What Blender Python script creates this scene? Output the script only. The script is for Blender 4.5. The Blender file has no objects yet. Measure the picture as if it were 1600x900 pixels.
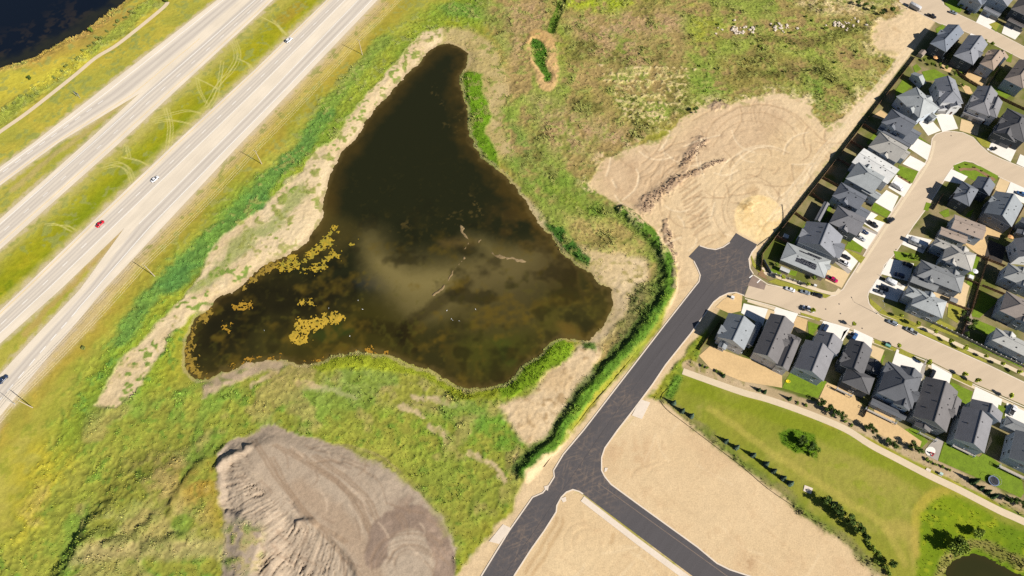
import bpy, bmesh, math, random
import numpy as np
from mathutils import Vector, Matrix
R = math.radians
random.seed(7); RNG = np.random.default_rng(11)
SC = bpy.context.scene; COL = SC.collection
# ------------------------------------------------------------------ camera, sky, sun, exposure
CAM_H, TILT, FPX = 290.0, R(28), 1067.0
cam = bpy.data.cameras.new('camera'); cam.sensor_width = 36; cam.lens = 36*FPX/1600
cam.clip_start = 1; cam.clip_end = 20000
camo = bpy.data.objects.new('camera', cam); COL.objects.link(camo)
camo.location = (0, 0, CAM_H); camo.rotation_euler = (TILT, 0, 0); SC.camera = camo
SUN_EL, SHADOW_AZ = R(36.5), R(147)
w = bpy.data.worlds.new('World'); SC.world = w; w.use_nodes = True
sky = w.node_tree.nodes.new('ShaderNodeTexSky'); sky.sky_type = 'NISHITA'; sky.sun_disc = False
sky.sun_elevation = SUN_EL; sky.altitude = 700; sky.air_density = .75; sky.dust_density = .5
sky.sun_rotation = math.atan2(-math.cos(SHADOW_AZ), -math.sin(SHADOW_AZ))
w.node_tree.links.new(sky.outputs[0], w.node_tree.nodes['Background'].inputs[0])
w.node_tree.nodes['Background'].inputs[1].default_value = 0.05
sl = bpy.data.lights.new('sun', 'SUN'); sl.energy = 5.0; sl.angle = R(0.5); sl.color = (1.0, 0.945, 0.86)
so = bpy.data.objects.new('sun', sl); COL.objects.link(so)
sd = Vector((math.cos(SHADOW_AZ)*math.cos(SUN_EL), math.sin(SHADOW_AZ)*math.cos(SUN_EL), -math.sin(SUN_EL)))
so.rotation_euler = sd.to_track_quat('-Z', 'Y').to_euler()
SC.view_settings.view_transform = 'Standard'; SC.view_settings.look = 'None'
SC.view_settings.gamma = 1; SC.view_settings.use_curve_mapping = False
SC.view_settings.exposure = 1.0
SC.cycles.use_denoising = False
SC.cycles.max_bounces = 4; SC.cycles.diffuse_bounces = 1; SC.cycles.glossy_bounces = 2
# ------------------------------------------------------------------ survey helpers
CT, ST = math.cos(TILT), math.sin(TILT)
def P(x, y, z=0.0):
    """photo measurement -> point at height z on the site"""
    u = (x-800)/FPX; v = -(y-450)/FPX
    dx, dy, dz = u, ST+v*CT, -CT+v*ST
    t = (z-CAM_H)/dz
    return (dx*t, dy*t, z)
def PW(pts):
    return np.array([P(a, b)[:2] for a, b in pts])
def lin(c):
    c = c/255.0
    return c/12.92 if c <= 0.04045 else ((c+0.055)/1.055)**2.4
KEXP = 1.75
def D(r, g, b):
    """albedo that reads as this colour in full sun"""
    l_ = .3*r+.59*g+.11*b; r, g, b = (max(0, c*1.0+l_*.0) for c in (r, g, b))
    return (np.array([lin(r), lin(g), lin(b)])/KEXP).astype(np.float32)
def cr(pts, n=6, closed=False):
    """Catmull-Rom through pts"""
    p = [np.array(q, float) for q in pts]; out = []
    m = len(p)
    for i in range(m if closed else m-1):
        p0 = p[(i-1) % m] if (closed or i > 0) else p[0]
        p1 = p[i]; p2 = p[(i+1) % m]
        p3 = p[(i+2) % m] if (closed or i+2 < m) else p[-1]
        for k in range(n):
            t = k/n
            out.append(tuple(0.5*(2*p1+(p2-p0)*t+(2*p0-5*p1+4*p2-p3)*t*t+(3*p1-p0-3*p2+p3)*t**3)))
    if not closed: out.append(tuple(p[-1]))
    return out
ORD = ['first', 'second', 'third', 'fourth', 'fifth', 'sixth', 'seventh', 'eighth', 'ninth', 'tenth', 'eleventh', 'twelfth', 'thirteenth',
       'fourteenth', 'fifteenth', 'sixteenth', 'seventeenth', 'eighteenth', 'nineteenth', 'twentieth', 'twenty-first', 'twenty-second',
       'twenty-third', 'twenty-fourth', 'twenty-fifth', 'twenty-sixth', 'twenty-seventh', 'twenty-eighth', 'twenty-ninth', 'thirtieth']
# ------------------------------------------------------------------ numpy noise
PERM = RNG.permutation(4096); PV = (RNG.random(4096)*2-1).astype(np.float32)
def vnoise(x, y):
    xf = np.floor(x); yf = np.floor(y); xi = xf.astype(np.int32); yi = yf.astype(np.int32)
    fx = x-xf; fy = y-yf
    fx = fx*fx*(3-2*fx); fy = fy*fy*(3-2*fy)
    def h(a, b): return PV[PERM[(PERM[a & 4095]+b) & 4095]]
    a = h(xi, yi); b = h(xi+1, yi); c = h(xi, yi+1); d = h(xi+1, yi+1)
    return (a*(1-fx)+b*fx)*(1-fy)+(c*(1-fx)+d*fx)*fy
def fbm(x, y, s, o=3, ox=0.0):
    r = np.zeros_like(x); amp = 1.0; tot = 0; f = 1.0/s
    for k in range(o):
        r += amp*vnoise(x*f+ox+17.3*k, y*f+ox*1.7+9.1*k); tot += amp; amp *= 0.55; f *= 2.03
    return r/tot*1.5
def ss(a, b, x):
    t = np.clip((x-a)/(b-a), 0, 1); return t*t*(3-2*t)
# ------------------------------------------------------------------ materials
def newmat(name):
    m = bpy.data.materials.new(name); m.use_nodes = True
    nt = m.node_tree; b = nt.nodes['Principled BSDF']
    b.inputs['Specular IOR Level'].default_value = 0.25
    return m, nt, b
MATS = {}
def mat(name, col, rough=0.85, amp=0.18, scale=0.8, spec=0.25, metal=0.0, bump=0.0, stretch=None, rnd=0.0, scale2=None):
    """plain procedural material: colour broken up by noise at two scales"""
    if name in MATS: return MATS[name]
    m, nt, b = newmat(name)
    N = nt.nodes; L = nt.links
    b.inputs['Roughness'].default_value = rough; b.inputs['Specular IOR Level'].default_value = spec
    b.inputs['Metallic'].default_value = metal
    tc = N.new('ShaderNodeTexCoord'); src = tc.outputs['Object']
    if stretch:
        mp = N.new('ShaderNodeMapping'); mp.inputs['Rotation'].default_value = (0, 0, -stretch[0]); mp.inputs['Scale'].default_value = (stretch[1], stretch[2], 1)
        mp.vector_type = 'TEXTURE'; L.new(src, mp.inputs[0]); src = mp.outputs[0]
    def nz(sc, det):
        n = N.new('ShaderNodeTexNoise'); n.inputs['Scale'].default_value = sc; n.inputs['Detail'].default_value = det
        L.new(src, n.inputs['Vector']); return n.outputs[0]
    a1 = nz(scale, 5); a2 = nz(scale2 or scale*0.12, 3)
    ad = N.new('ShaderNodeMath'); ad.operation = 'ADD'; L.new(a1, ad.inputs[0]); L.new(a2, ad.inputs[1])
    mr = N.new('ShaderNodeMapRange'); mr.inputs[1].default_value = 0.6; mr.inputs[2].default_value = 1.4
    mr.inputs[3].default_value = 1-amp; mr.inputs[4].default_value = 1+amp; L.new(ad.outputs[0], mr.inputs[0])
    last = mr.outputs[0]
    if rnd:
        oi = N.new('ShaderNodeObjectInfo'); m2 = N.new('ShaderNodeMapRange'); m2.inputs[3].default_value = 1-rnd; m2.inputs[4].default_value = 1+rnd
        L.new(oi.outputs['Random'], m2.inputs[0])
        mu = N.new('ShaderNodeMath'); mu.operation = 'MULTIPLY'; L.new(last, mu.inputs[0]); L.new(m2.outputs[0], mu.inputs[1]); last = mu.outputs[0]
    mx = N.new('ShaderNodeVectorMath'); mx.operation = 'SCALE'; mx.inputs[0].default_value = tuple(col[:3]); L.new(last, mx.inputs['Scale'])
    L.new(mx.outputs[0], b.inputs['Base Color'])
    if bump:
        bp = N.new('ShaderNodeBump'); bp.inputs['Strength'].default_value = bump; bp.inputs['Distance'].default_value = 0.1
        L.new(a1, bp.inputs['Height']); L.new(bp.outputs[0], b.inputs['Normal'])
    MATS[name] = m; return m
def vcmat(name, rough=0.95, amp=0.2, scale=1.6, bump=0.3, spec=0.1, dist=0.25):
    """albedo from the surface's own colour attribute, fine grain from noise"""
    m, nt, b = newmat(name); N = nt.nodes; L = nt.links
    b.inputs['Roughness'].default_value = rough; b.inputs['Specular IOR Level'].default_value = spec
    at = N.new('ShaderNodeAttribute'); at.attribute_name = 'Col'
    tc = N.new('ShaderNodeTexCoord')
    n = N.new('ShaderNodeTexNoise'); n.inputs['Scale'].default_value = scale; n.inputs['Detail'].default_value = 4; n.inputs['Roughness'].default_value = 0.65
    L.new(tc.outputs['Object'], n.inputs['Vector'])
    mr = N.new('ShaderNodeMapRange'); mr.inputs[1].default_value = 0.3; mr.inputs[2].default_value = 0.7
    mr.inputs[3].default_value = 1-amp; mr.inputs[4].default_value = 1+amp; L.new(n.outputs[0], mr.inputs[0])
    mx = N.new('ShaderNodeVectorMath'); mx.operation = 'SCALE'; L.new(at.outputs['Color'], mx.inputs[0]); L.new(mr.outputs[0], mx.inputs['Scale'])
    L.new(mx.outputs[0], b.inputs['Base Color'])
    if bump:
        bp = N.new('ShaderNodeBump'); bp.inputs['Strength'].default_value = bump; bp.inputs['Distance'].default_value = dist
        L.new(n.outputs[0], bp.inputs['Height']); L.new(bp.outputs[0], b.inputs['Normal'])
    return m
# ------------------------------------------------------------------ object helpers
def tag(o, label=None, cat=None, group=None, kind=None):
    if label: o['label'] = label
    if cat: o['category'] = cat
    if group: o['group'] = group
    if kind: o['kind'] = kind
    return o
def empty(name, loc, rz=0.0):
    o = bpy.data.objects.new(name, None); COL.objects.link(o); o.location = loc; o.rotation_euler = (0, 0, rz)
    o.empty_display_size = 0.5; return o
def link(name, me, parent=None, loc=None, rz=None):
    o = bpy.data.objects.new(name, me); COL.objects.link(o)
    if parent is not None: o.parent = parent
    if loc is not None: o.location = loc
    if rz is not None: o.rotation_euler = (0, 0, rz)
    return o
class MB:
    """collects faces; mesh() turns them into one mesh"""
    def __init__(s): s.v = []; s.f = []; s.m = []
    def face(s, pts, mi=0):
        b = len(s.v); s.v += [tuple(p) for p in pts]; s.f.append(tuple(range(b, b+len(pts)))); s.m.append(mi)
    def box(s, c, d, rz=0.0, mi=0, taper=1.0):
        hx, hy, hz = d[0]/2, d[1]/2, d[2]/2; cs, sn = math.cos(rz), math.sin(rz); q = []
        for z, k in ((-hz, 1.0), (hz, taper)):
            for x, y in ((-hx, -hy), (hx, -hy), (hx, hy), (-hx, hy)):
                x *= k; y *= k
                q.append((c[0]+x*cs-y*sn, c[1]+x*sn+y*cs, c[2]+z))
        b = len(s.v); s.v += q
        for f in ((3, 2, 1, 0), (4, 5, 6, 7), (0, 1, 5, 4), (1, 2, 6, 5), (2, 3, 7, 6), (3, 0, 4, 7)):
            s.f.append(tuple(b+i for i in f)); s.m.append(mi)
    def tube(s, p, q, r0, r1=None, n=6, mi=0, cap=True):
        r1 = r0 if r1 is None else r1
        p = Vector(p); q = Vector(q); d = (q-p).normalized()
        a = d.orthogonal().normalized(); c = d.cross(a); b = len(s.v)
        for o, r in ((p, r0), (q, r1)):
            for i in range(n):
                t = 2*math.pi*i/n; s.v.append(tuple(o+a*math.cos(t)*r+c*math.sin(t)*r))
        for i in range(n):
            j = (i+1) % n; s.f.append((b+i, b+j, b+n+j, b+n+i)); s.m.append(mi)
        if cap:
            s.f.append(tuple(b+n+i for i in range(n))); s.m.append(mi)
            s.f.append(tuple(b+n-1-i for i in range(n))); s.m.append(mi)
    def beam(s, p, q, wd, ht, mi=0):
        p = Vector(p); q = Vector(q); d = (q-p); a = Vector((-d.y, d.x, 0))
        a = a.normalized()*wd/2 if a.length > 1e-6 else Vector((wd/2, 0, 0)); u = Vector((0, 0, ht))
        b = len(s.v)
        for o in (p, q):
            for k in (o-a, o+a, o+a+u, o-a+u): s.v.append(tuple(k))
        for f in ((0, 1, 2, 3), (7, 6, 5, 4), (0, 4, 5, 1), (1, 5, 6, 2), (2, 6, 7, 3), (3, 7, 4, 0)):
            s.f.append(tuple(b+i for i in f)); s.m.append(mi)
    def mesh(s, name, mats, smooth=False):
        me = bpy.data.meshes.new(name); me.from_pydata(s.v, [], s.f)
        for m in (mats if isinstance(mats, (list, tuple)) else [mats]): me.materials.append(m)
        me.polygons.foreach_set('material_index', s.m)
        if smooth: me.polygons.foreach_set('use_smooth', [True]*len(s.f))
        me.update(); return me
def np_mesh(name, V, Fq, matl, col=None, smooth=True):
    """quads or tris from numpy arrays with an optional colour attribute"""
    me = bpy.data.meshes.new(name); k = Fq.shape[1]
    me.vertices.add(len(V)); me.vertices.foreach_set('co', np.ascontiguousarray(V, dtype=np.float32).ravel())
    me.loops.add(len(Fq)*k); me.loops.foreach_set('vertex_index', np.ascontiguousarray(Fq, dtype=np.int32).ravel())
    me.polygons.add(len(Fq)); me.polygons.foreach_set('loop_start', np.arange(0, len(Fq)*k, k, dtype=np.int32))
    me.polygons.foreach_set('loop_total', np.full(len(Fq), k, dtype=np.int32))
    me.polygons.foreach_set('use_smooth', np.full(len(Fq), smooth))
    if col is not None:
        a = me.color_attributes.new('Col', 'FLOAT_COLOR', 'POINT')
        c4 = np.ones((len(V), 4), np.float32); c4[:, :3] = np.clip(col, 0, 1); a.data.foreach_set('color', c4.ravel())
    me.materials.append(matl); me.update(calc_edges=True); me.validate(); return me
NSH = [0]
def sheet(name, pts, z, m, kind='structure', smooth_n=0, parent=None, thick=0.0):
    NSH[0] += 1; z += .0005*NSH[0]
    if smooth_n: pts = cr(pts, smooth_n, True)
    b = MB(); q = [P(x, y)[:2] for x, y in pts]
    b.face([(x, y, z) for x, y in q])
    if thick:
        for i in range(len(q)):
            j = (i+1) % len(q); b.face([(*q[i], z-thick), (*q[j], z-thick), (*q[j], z), (*q[i], z)])
    me = b.mesh(name, m)
    if me.polygons[0].normal.z < 0: me.flip_normals()
    o = link(name, me, parent)
    if kind: o['kind'] = kind
    return o
def offset_line(w, off):
    """polyline offset to the left by off (metres), mitred"""
    w = np.asarray(w, float); n = len(w); out = []
    for i in range(n):
        a = w[max(i-1, 0)]; b = w[min(i+1, n-1)]; d = b-a; d /= max(np.hypot(*d), 1e-9)
        out.append(w[i]+off*np.array([-d[1], d[0]]))
    return np.array(out)
def ribbon(name, pts, width, z, m, kind='structure', smooth_n=0, parent=None, height=0.0, off=0.0, world=False):
    """flat or raised strip along a line; off shifts its centre line sideways"""
    if smooth_n: pts = cr(pts, smooth_n)
    wv = np.asarray(pts, float) if world else PW(pts)
    l = offset_line(wv, off+width/2); r = offset_line(wv, off-width/2); b = MB()
    for i in range(len(wv)-1):
        b.face([(*r[i], z), (*r[i+1], z), (*l[i+1], z), (*l[i], z)])
        if height:
            b.face([(*r[i], z-height), (*r[i+1], z-height), (*r[i+1], z), (*r[i], z)])
            b.face([(*l[i+1], z-height), (*l[i], z-height), (*l[i], z), (*l[i+1], z)])
    if height:
        for i, s in ((0, 1), (-1, -1)):
            f = [(*l[i], z-height), (*r[i], z-height), (*r[i], z), (*l[i], z)]; b.face(f if s > 0 else f[::-1])
    o = link(name, b.mesh(name, m), parent)
    if kind: o['kind'] = kind
    return o
# ------------------------------------------------------------------ terrain field
STEP = 0.48
class Field:
    def __init__(s, X, Y):
        s.X, s.Y = X, Y; n = len(X)
        s.n60 = fbm(X, Y, 60, 3, 1.0); s.n20 = fbm(X, Y, 20, 3, 5.0); s.n7 = fbm(X, Y, 7, 3, 11.0)
        s.n2 = fbm(X, Y, 2.4, 2, 23.0); s.n1 = fbm(X, Y, 1.2, 2, 31.0)
        s.m7 = fbm(X, Y, 7, 3, 51.0); s.m20 = fbm(X, Y, 22, 3, 71.0)
        s.wx = X+s.n20*1.6+s.n7*1.1+s.n2*0.5; s.wy = Y+s.m20*1.6+s.m7*1.1+s.n1*0.5
        s.col = np.zeros((n, 3), np.float32); s.z = np.zeros(n, np.float32); s.cls = np.zeros(n, np.int32); s.dens = np.zeros(n, np.float32); s.th = np.full(n, 0.5, np.float32)
    def sdf(s, pts, pad=30.0, warp=True, world=False):
        w_ = np.asarray(pts, float) if world else PW(pts)
        X, Y = (s.wx, s.wy) if warp else (s.X, s.Y)
        lo = w_.min(0)-pad; hi = w_.max(0)+pad
        k = np.nonzero((X > lo[0]) & (X < hi[0]) & (Y > lo[1]) & (Y < hi[1]))[0]
        out = np.full(len(X), 1e3, np.float32)
        if not len(k): return out
        x, y = X[k], Y[k]; d2 = np.full(len(k), 1e12); ins = np.zeros(len(k), bool)
        for i in range(len(w_)):
            a = w_[i]; b = w_[(i+1) % len(w_)]; e = b-a; l2 = e@e
            if l2 < 1e-9: continue
            t = np.clip(((x-a[0])*e[0]+(y-a[1])*e[1])/l2, 0, 1)
            d2 = np.minimum(d2, (x-a[0]-t*e[0])**2+(y-a[1]-t*e[1])**2)
            if a[1] != b[1]:
                c = ((a[1] > y) != (b[1] > y)) & (x < (b[0]-a[0])*(y-a[1])/(b[1]-a[1])+a[0]); ins ^= c
        d = np.sqrt(d2); out[k] = np.where(ins, -d, d); return out
    def ldist(s, pts, pad=20.0, warp=0.0):
        w_ = PW(pts); X = s.X+(s.wx-s.X)*warp; Y = s.Y+(s.wy-s.Y)*warp
        lo = w_.min(0)-pad; hi = w_.max(0)+pad
        k = np.nonzero((X > lo[0]) & (X < hi[0]) & (Y > lo[1]) & (Y < hi[1]))[0]
        out = np.full(len(X), 1e3, np.float32)
        if not len(k): return out
        x, y = X[k], Y[k]; d2 = np.full(len(k), 1e12)
        for i in range(len(w_)-1):
            a = w_[i]; e = w_[i+1]-a; l2 = max(e@e, 1e-9)
            t = np.clip(((x-a[0])*e[0]+(y-a[1])*e[1])/l2, 0, 1)
            d2 = np.minimum(d2, (x-a[0]-t*e[0])**2+(y-a[1]-t*e[1])**2)
        out[k] = np.sqrt(d2); return out
    def mixc(s, m, c):
        k = np.nonzero(m > 1e-4)[0]; m = m[k][:, None]
        c = c(k) if callable(c) else (np.asarray(c)[k] if np.ndim(c) == 2 else np.asarray(c))
        s.col[k] = s.col[k]*(1-m)+c*m
    def area(s, pts, c, soft=1.0, a=1.0, patch=None, cls=None, dens=None, th=None, warp=True, dz=None, zsoft=None, smooth=0):
        if smooth: pts = cr(pts, smooth, True)
        d = s.sdf(pts, pad=max(12, soft*2, (zsoft or 0)*1.5), warp=warp)
        m = ss(soft, -soft, d)*a
        if patch is not None: m = m*ss(patch[1]-patch[2], patch[1]+patch[2], patch[0])
        s.mixc(m, c)
        if cls is not None: s.cls[d < 0] = cls
        if dens is not None: s.dens = s.dens*(1-m)+dens*m
        if th is not None: s.th = s.th*(1-m)+th*m
        if dz is not None: s.z += dz*ss(zsoft or soft, -(zsoft or soft), d)
        return d, m
    def stroke(s, pts, wd, c, a=1.0, soft=0.5, dz=0.0, warp=0.25, sm=5, dens=None, th=None):
        d = s.ldist(cr(pts, sm) if sm else pts, warp=warp, pad=max(10, wd+soft*2))
        m = ss(wd/2+soft, wd/2-soft*0.3, d)*a
        s.mixc(m, c)
        if dz: s.z += dz*ss(wd*0.5+soft, 0, d)
        if dens is not None: s.dens = s.dens*(1-m)+dens*m
        if th is not None: s.th = s.th*(1-m)+th*m
        return d
gx = np.arange(-375, 375, STEP); gy = np.arange(2, 405, STEP)
GX, GY = np.meshgrid(gx.astype(np.float32), gy.astype(np.float32)); SHP = GX.shape
dep = GY*ST+CAM_H*CT; PX = 800+FPX*GX/dep; PY = 450-FPX*(GY*CT-CAM_H*ST)/dep
KEEP = (PX > -110) & (PX < 1710) & (PY > -75) & (PY < 965)
IDX = np.full(SHP, -1, np.int64); IDX[KEEP] = np.arange(KEEP.sum())
F = Field(GX[KEEP], GY[KEEP])
n60, n20, n7, n2, n1, m7, m20 = F.n60, F.n20, F.n7, F.n2, F.n1, F.m7, F.m20
def lerp(a, b, t):
    t = np.clip(t, 0, 1)[:, None]; return np.asarray(a)*(1-t)+np.asarray(b)*t
S1 = n20*0.6+n7*0.5; S2 = n2*0.7+m7*0.5
def mottled(c1, c2, c3, s1=None, s2=None):
    s1 = S1 if s1 is None else s1; s2 = S2 if s2 is None else s2
    return lambda k: lerp(lerp(c1, c2, 0.5+s1[k]), c3, ss(0.1, 0.9, s2[k]))
POND = [(700,68),(718,72),(728,82),(729,105),(722,115),(722,140),(726,175),(735,210),(752,240),(775,262),(800,285),(815,300),(830,330),(852,358),(870,378),(890,400),(915,420),(938,440),(952,455),(957,475),(950,495),(938,512),(925,522),(912,530),(885,528),(870,527),(850,545),(830,565),(805,588),(785,603),(760,607),(735,605),(710,598),(690,590),(665,580),(640,570),(620,560),(600,550),(580,547),(555,546),(530,549),(505,560),(485,568),(465,568),(445,560),(425,562),(400,566),(375,566),(350,575),(330,582),(310,588),(295,585),(287,570),(286,545),(292,520),(305,498),(325,480),(350,460),(375,450),(400,425),(430,405),(452,395),(480,375),(497,350),(505,325),(507,300),(512,275),(520,255),(535,235),(550,220),(565,195),(590,165),(612,140),(640,110),(660,90),(680,73)]
LAKE = [(-140,-110),(230,-110),(212,-20),(193,0),(180,10),(150,30),(130,45),(105,58),(80,75),(55,87),(30,95),(0,103),(-140,140)]
POOL = [(1482,905),(1488,885),(1505,873),(1530,868),(1560,876),(1600,893),(1640,905),(1680,960),(1690,1010),(1470,1010)]
# --- base meadow
GY1, GG1, GD1 = D(176,166,58), D(138,150,48), D(112,128,44)
F.col = mottled(D(170,162,56), D(136,146,46), D(106,124,40))(slice(None)).astype(np.float32)
F.dens[:] = 0.25; F.th[:] = 0.45
# highway verges: mown, yellower, paler
verge = [(-140,-80),(760,-80),(700,0),(560,165),(470,250),(300,420),(190,540),(110,660),(0,850),(-140,1000)]
F.area(verge, mottled(D(182,172,76), D(162,160,60), D(144,148,54)), 10, cls=None, dens=0.0, th=0.3)
F.area([(60,-70),(330,-70),(339,0),(50,225),(-140,330),(-140,150),(0,104),(90,70),(180,10)], mottled(D(170,166,66), D(186,170,66), D(146,154,56)), 3, dens=0.0)
# slope by the lake: dry reed margin, shrub strip
F.stroke([(-60,118),(0,104),(50,90),(95,66),(130,46),(165,20),(200,-15)], 9, mottled(D(196,166,92), D(176,150,76), D(160,140,62)), 0.85, 3, warp=1.0, dens=0.8, th=0.8)
F.stroke([(60,105),(110,80),(150,50),(200,20)], 9, D(172,132,72), 0.5, 5, warp=1.0)
F.stroke([(0,185),(40,155),(90,118),(140,85),(190,45),(240,5)], 6, mottled(D(150,158,66), D(128,146,58), D(108,128,54)), 0.8, 4, warp=1.0, dens=0.9, th=0.7)
F.stroke([(0,140),(60,120),(120,95)], 14, D(206,190,64), 0.6, 6, warp=1.0)
# median between the carriageways: green down the middle
F.stroke([(-60,505),(0,455),(90,372),(215,258),(340,145),(470,20),(540,-50)], 16, mottled(D(142,150,20), D(166,158,30), D(120,134,18)), 0.95, 10, warp=1.2)
F.stroke([(120,340),(215,262),(330,155)], 5, D(120,138,18), 0.5, 5, warp=1.5)
F.stroke([(440,30),(465,8)], 7, D(170,140,56), 0.6, 4, warp=1.2)
for q in ([(0,400),(185,235),(420,18)], [(0,478),(270,220),(400,102),(505,0)]):
    F.stroke(q, 3, D(186,176,98), 0.7, 3, warp=0.5)
# yellow-dry slope right of the northbound lanes, with cable trench lines
F.stroke([(-40,700),(60,590),(200,430),(380,235),(560,50),(640,-40)], 9, mottled(D(192,170,84), D(202,182,108), D(172,152,66)), 0.9, 7, warp=1.2)
F.stroke([(-40,725),(70,600),(210,450),(395,250),(600,40),(680,-50)], 6, mottled(D(170,150,50), D(152,144,44), D(184,160,64)), 0.7, 5, warp=1.3)
F.stroke([(-30,690),(50,588),(170,455),(375,228),(590,5)], 5, D(208,184,140), 0.65, 5, warp=1.2)
# bright green belt between verge and pond shore
for q, wd, a in (([(120,720),(180,600),(240,500),(330,400),(420,300),(490,240),(560,150),(640,70),(740,10)], 22, 0.75), ([(60,900),(110,790),(160,680),(215,560)], 22, 0.45)):
    F.stroke(q, wd, mottled(D(150,164,48), D(120,150,50), D(98,138,54)), a, 12, warp=1.6, dens=0.5, th=0.6)
for q, wd, a in (([(185,535),(232,462),(280,420)], 6, .8), ([(265,438),(330,378),(400,318)], 10, .9), ([(385,330),(440,255),(475,228),(510,180)], 9, .9), ([(505,178),(560,100),(600,60)], 7, .5), ([(95,830),(130,760),(150,690)], 7, .5), ([(700,12),(780,20)], 8, .6)):
    F.stroke(q, wd, mottled(D(92,138,66), D(110,148,62), D(82,122,58)), a, 4, warp=1.8, dens=0.7, th=0.6)
# --- south-west meadow
sw = [(160,640),(300,590),(440,565),(560,552),(690,595),(790,610),(850,560),(905,590),(870,680),(845,730),(760,820),(715,860),(640,770),(540,700),(430,665),(345,700),(340,900),(280,960),(-100,960),(0,850)]
F.area(sw, mottled(D(158,158,64), D(138,150,54), D(110,134,48)), 6, dens=0.4, th=0.5)
for q, c in (([(400,570),(560,555),(700,600),(640,640),(500,620),(420,600)], D(158,150,88)), ([(560,600),(720,610),(760,640),(640,650)], D(166,150,92)),
             ([(400,680),(470,610),(460,650),(420,690)], D(84,140,58)), ([(560,640),(700,650),(790,700),(760,760),(640,700)], D(120,146,46)), ([(700,600),(790,610),(860,560),(870,600),(800,660)], D(124,150,40)),
             ([(640,740),(720,720),(800,760),(760,820),(715,850)], D(128,140,54)), ([(720,640),(840,640),(860,680),(820,730),(760,700)], D(96,142,44)), ([(200,720),(300,700),(340,760),(330,830),(230,790)], D(160,140,84)), ([(290,740),(345,720),(352,830),(300,820)], D(164,130,40)),
             ([(20,690),(120,680),(100,800),(20,860)], D(184,168,52)), ([(130,860),(250,870),(350,868),(345,960),(110,960)], D(112,146,56)), ([(150,800),(260,800),(330,790),(330,850),(180,850)], D(166,160,96))):
    F.area(q, c, 7, 0.75, patch=(n7+n2*0.4, -0.1, 0.5))
for q in ([(470,600),(500,604),(555,612)], [(640,620),(680,624),(712,628)], [(622,640),(640,645),(660,655)], [(668,668),(690,676),(703,685)], [(735,710),(760,728),(790,752)], [(815,715),(812,745)], [(390,600),(420,590),(440,575)]):
    F.stroke(q, 1.5, mottled(D(204,182,140), D(190,168,122), D(160,150,90)), 0.95, 1.3, warp=1.3, dens=0)
F.area(sw, mottled(D(116,156,60), D(98,144,54), D(128,160,60)), 8, .5, patch=(m20+m7*.4, .3, .2)); F.area(sw, D(172,152,92), 8, .6, patch=(n20+n7*.6, .4, .25))
# hill at the bottom-left corner (old overgrown stockpile) with a steep dark side
hill = [(60,960),(82,900),(112,850),(150,790),(180,745),(225,712),(300,700),(345,700),(420,760),(420,960)]
d = F.sdf(cr(hill, 4, True), pad=40); t_ = ss(P(0,750)[1], P(0,830)[1], F.Y); F.z += 3.8*(t_*ss(2.5, -6.0, d)+(1-t_)*ss(8, -16, d))
F.stroke([(345,860),(280,862),(200,862),(130,870)], 5, D(178,160,110), 0.6, 3, warp=1.3)
for q in ([(120,858),(160,842),(185,838)], [(185,855),(225,845),(255,820)], [(235,862),(268,852),(290,838)]):
    F.stroke(q, 3, D(96,112,44), 0.5, 2, dz=0.9, warp=1.5, dens=1, th=1.0)
F.stroke([(272,805),(285,780),(320,720)], 2.5, D(120,112,50), 0.6, 2, dz=0.9, warp=1.2)
# --- meadow north-east of the pond: brown grasses
ne = [(760,-70),(1460,-70),(1440,40),(1395,90),(1340,170),(1290,205),(1265,170),(1240,150),(1130,160),(1060,190),(985,230),(935,265),(940,300),(1000,345),(1040,400),(1040,470),(960,580),(905,560),(955,500),(955,450),(880,385),(815,300),(780,250),(765,180),(785,100),(760,40)]
F.area(ne, mottled(D(172,148,94), D(152,146,72), D(126,132,60)), 6, dens=0.45, th=0.5)
F.area(ne, mottled(D(140,162,62), D(118,148,52), D(104,134,50)), 8, .7, patch=(m20+n7*.5, .2, .3)); F.area(ne, D(104,104,48), 8, .65, patch=(n20*.7+m7*.6, .42, .2), dens=.8)
pink = mottled(D(188,156,120), D(172,142,102), D(140,128,78))
for q in ([(790,10),(850,0),(860,40),(840,70),(800,110)], [(890,30),(990,10),(1065,20),(1072,50),(1050,110),(960,110),(900,70)], [(830,150),(900,170),(940,210),(900,260),(860,230)], [(930,180),(1010,210),(1030,220),(960,250),(935,262)], [(800,200),(830,230),(845,260),(820,250)]):
    F.area(q, pink, 8, 0.85, patch=(n7+n2*0.5, -0.15, 0.5))
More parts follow.
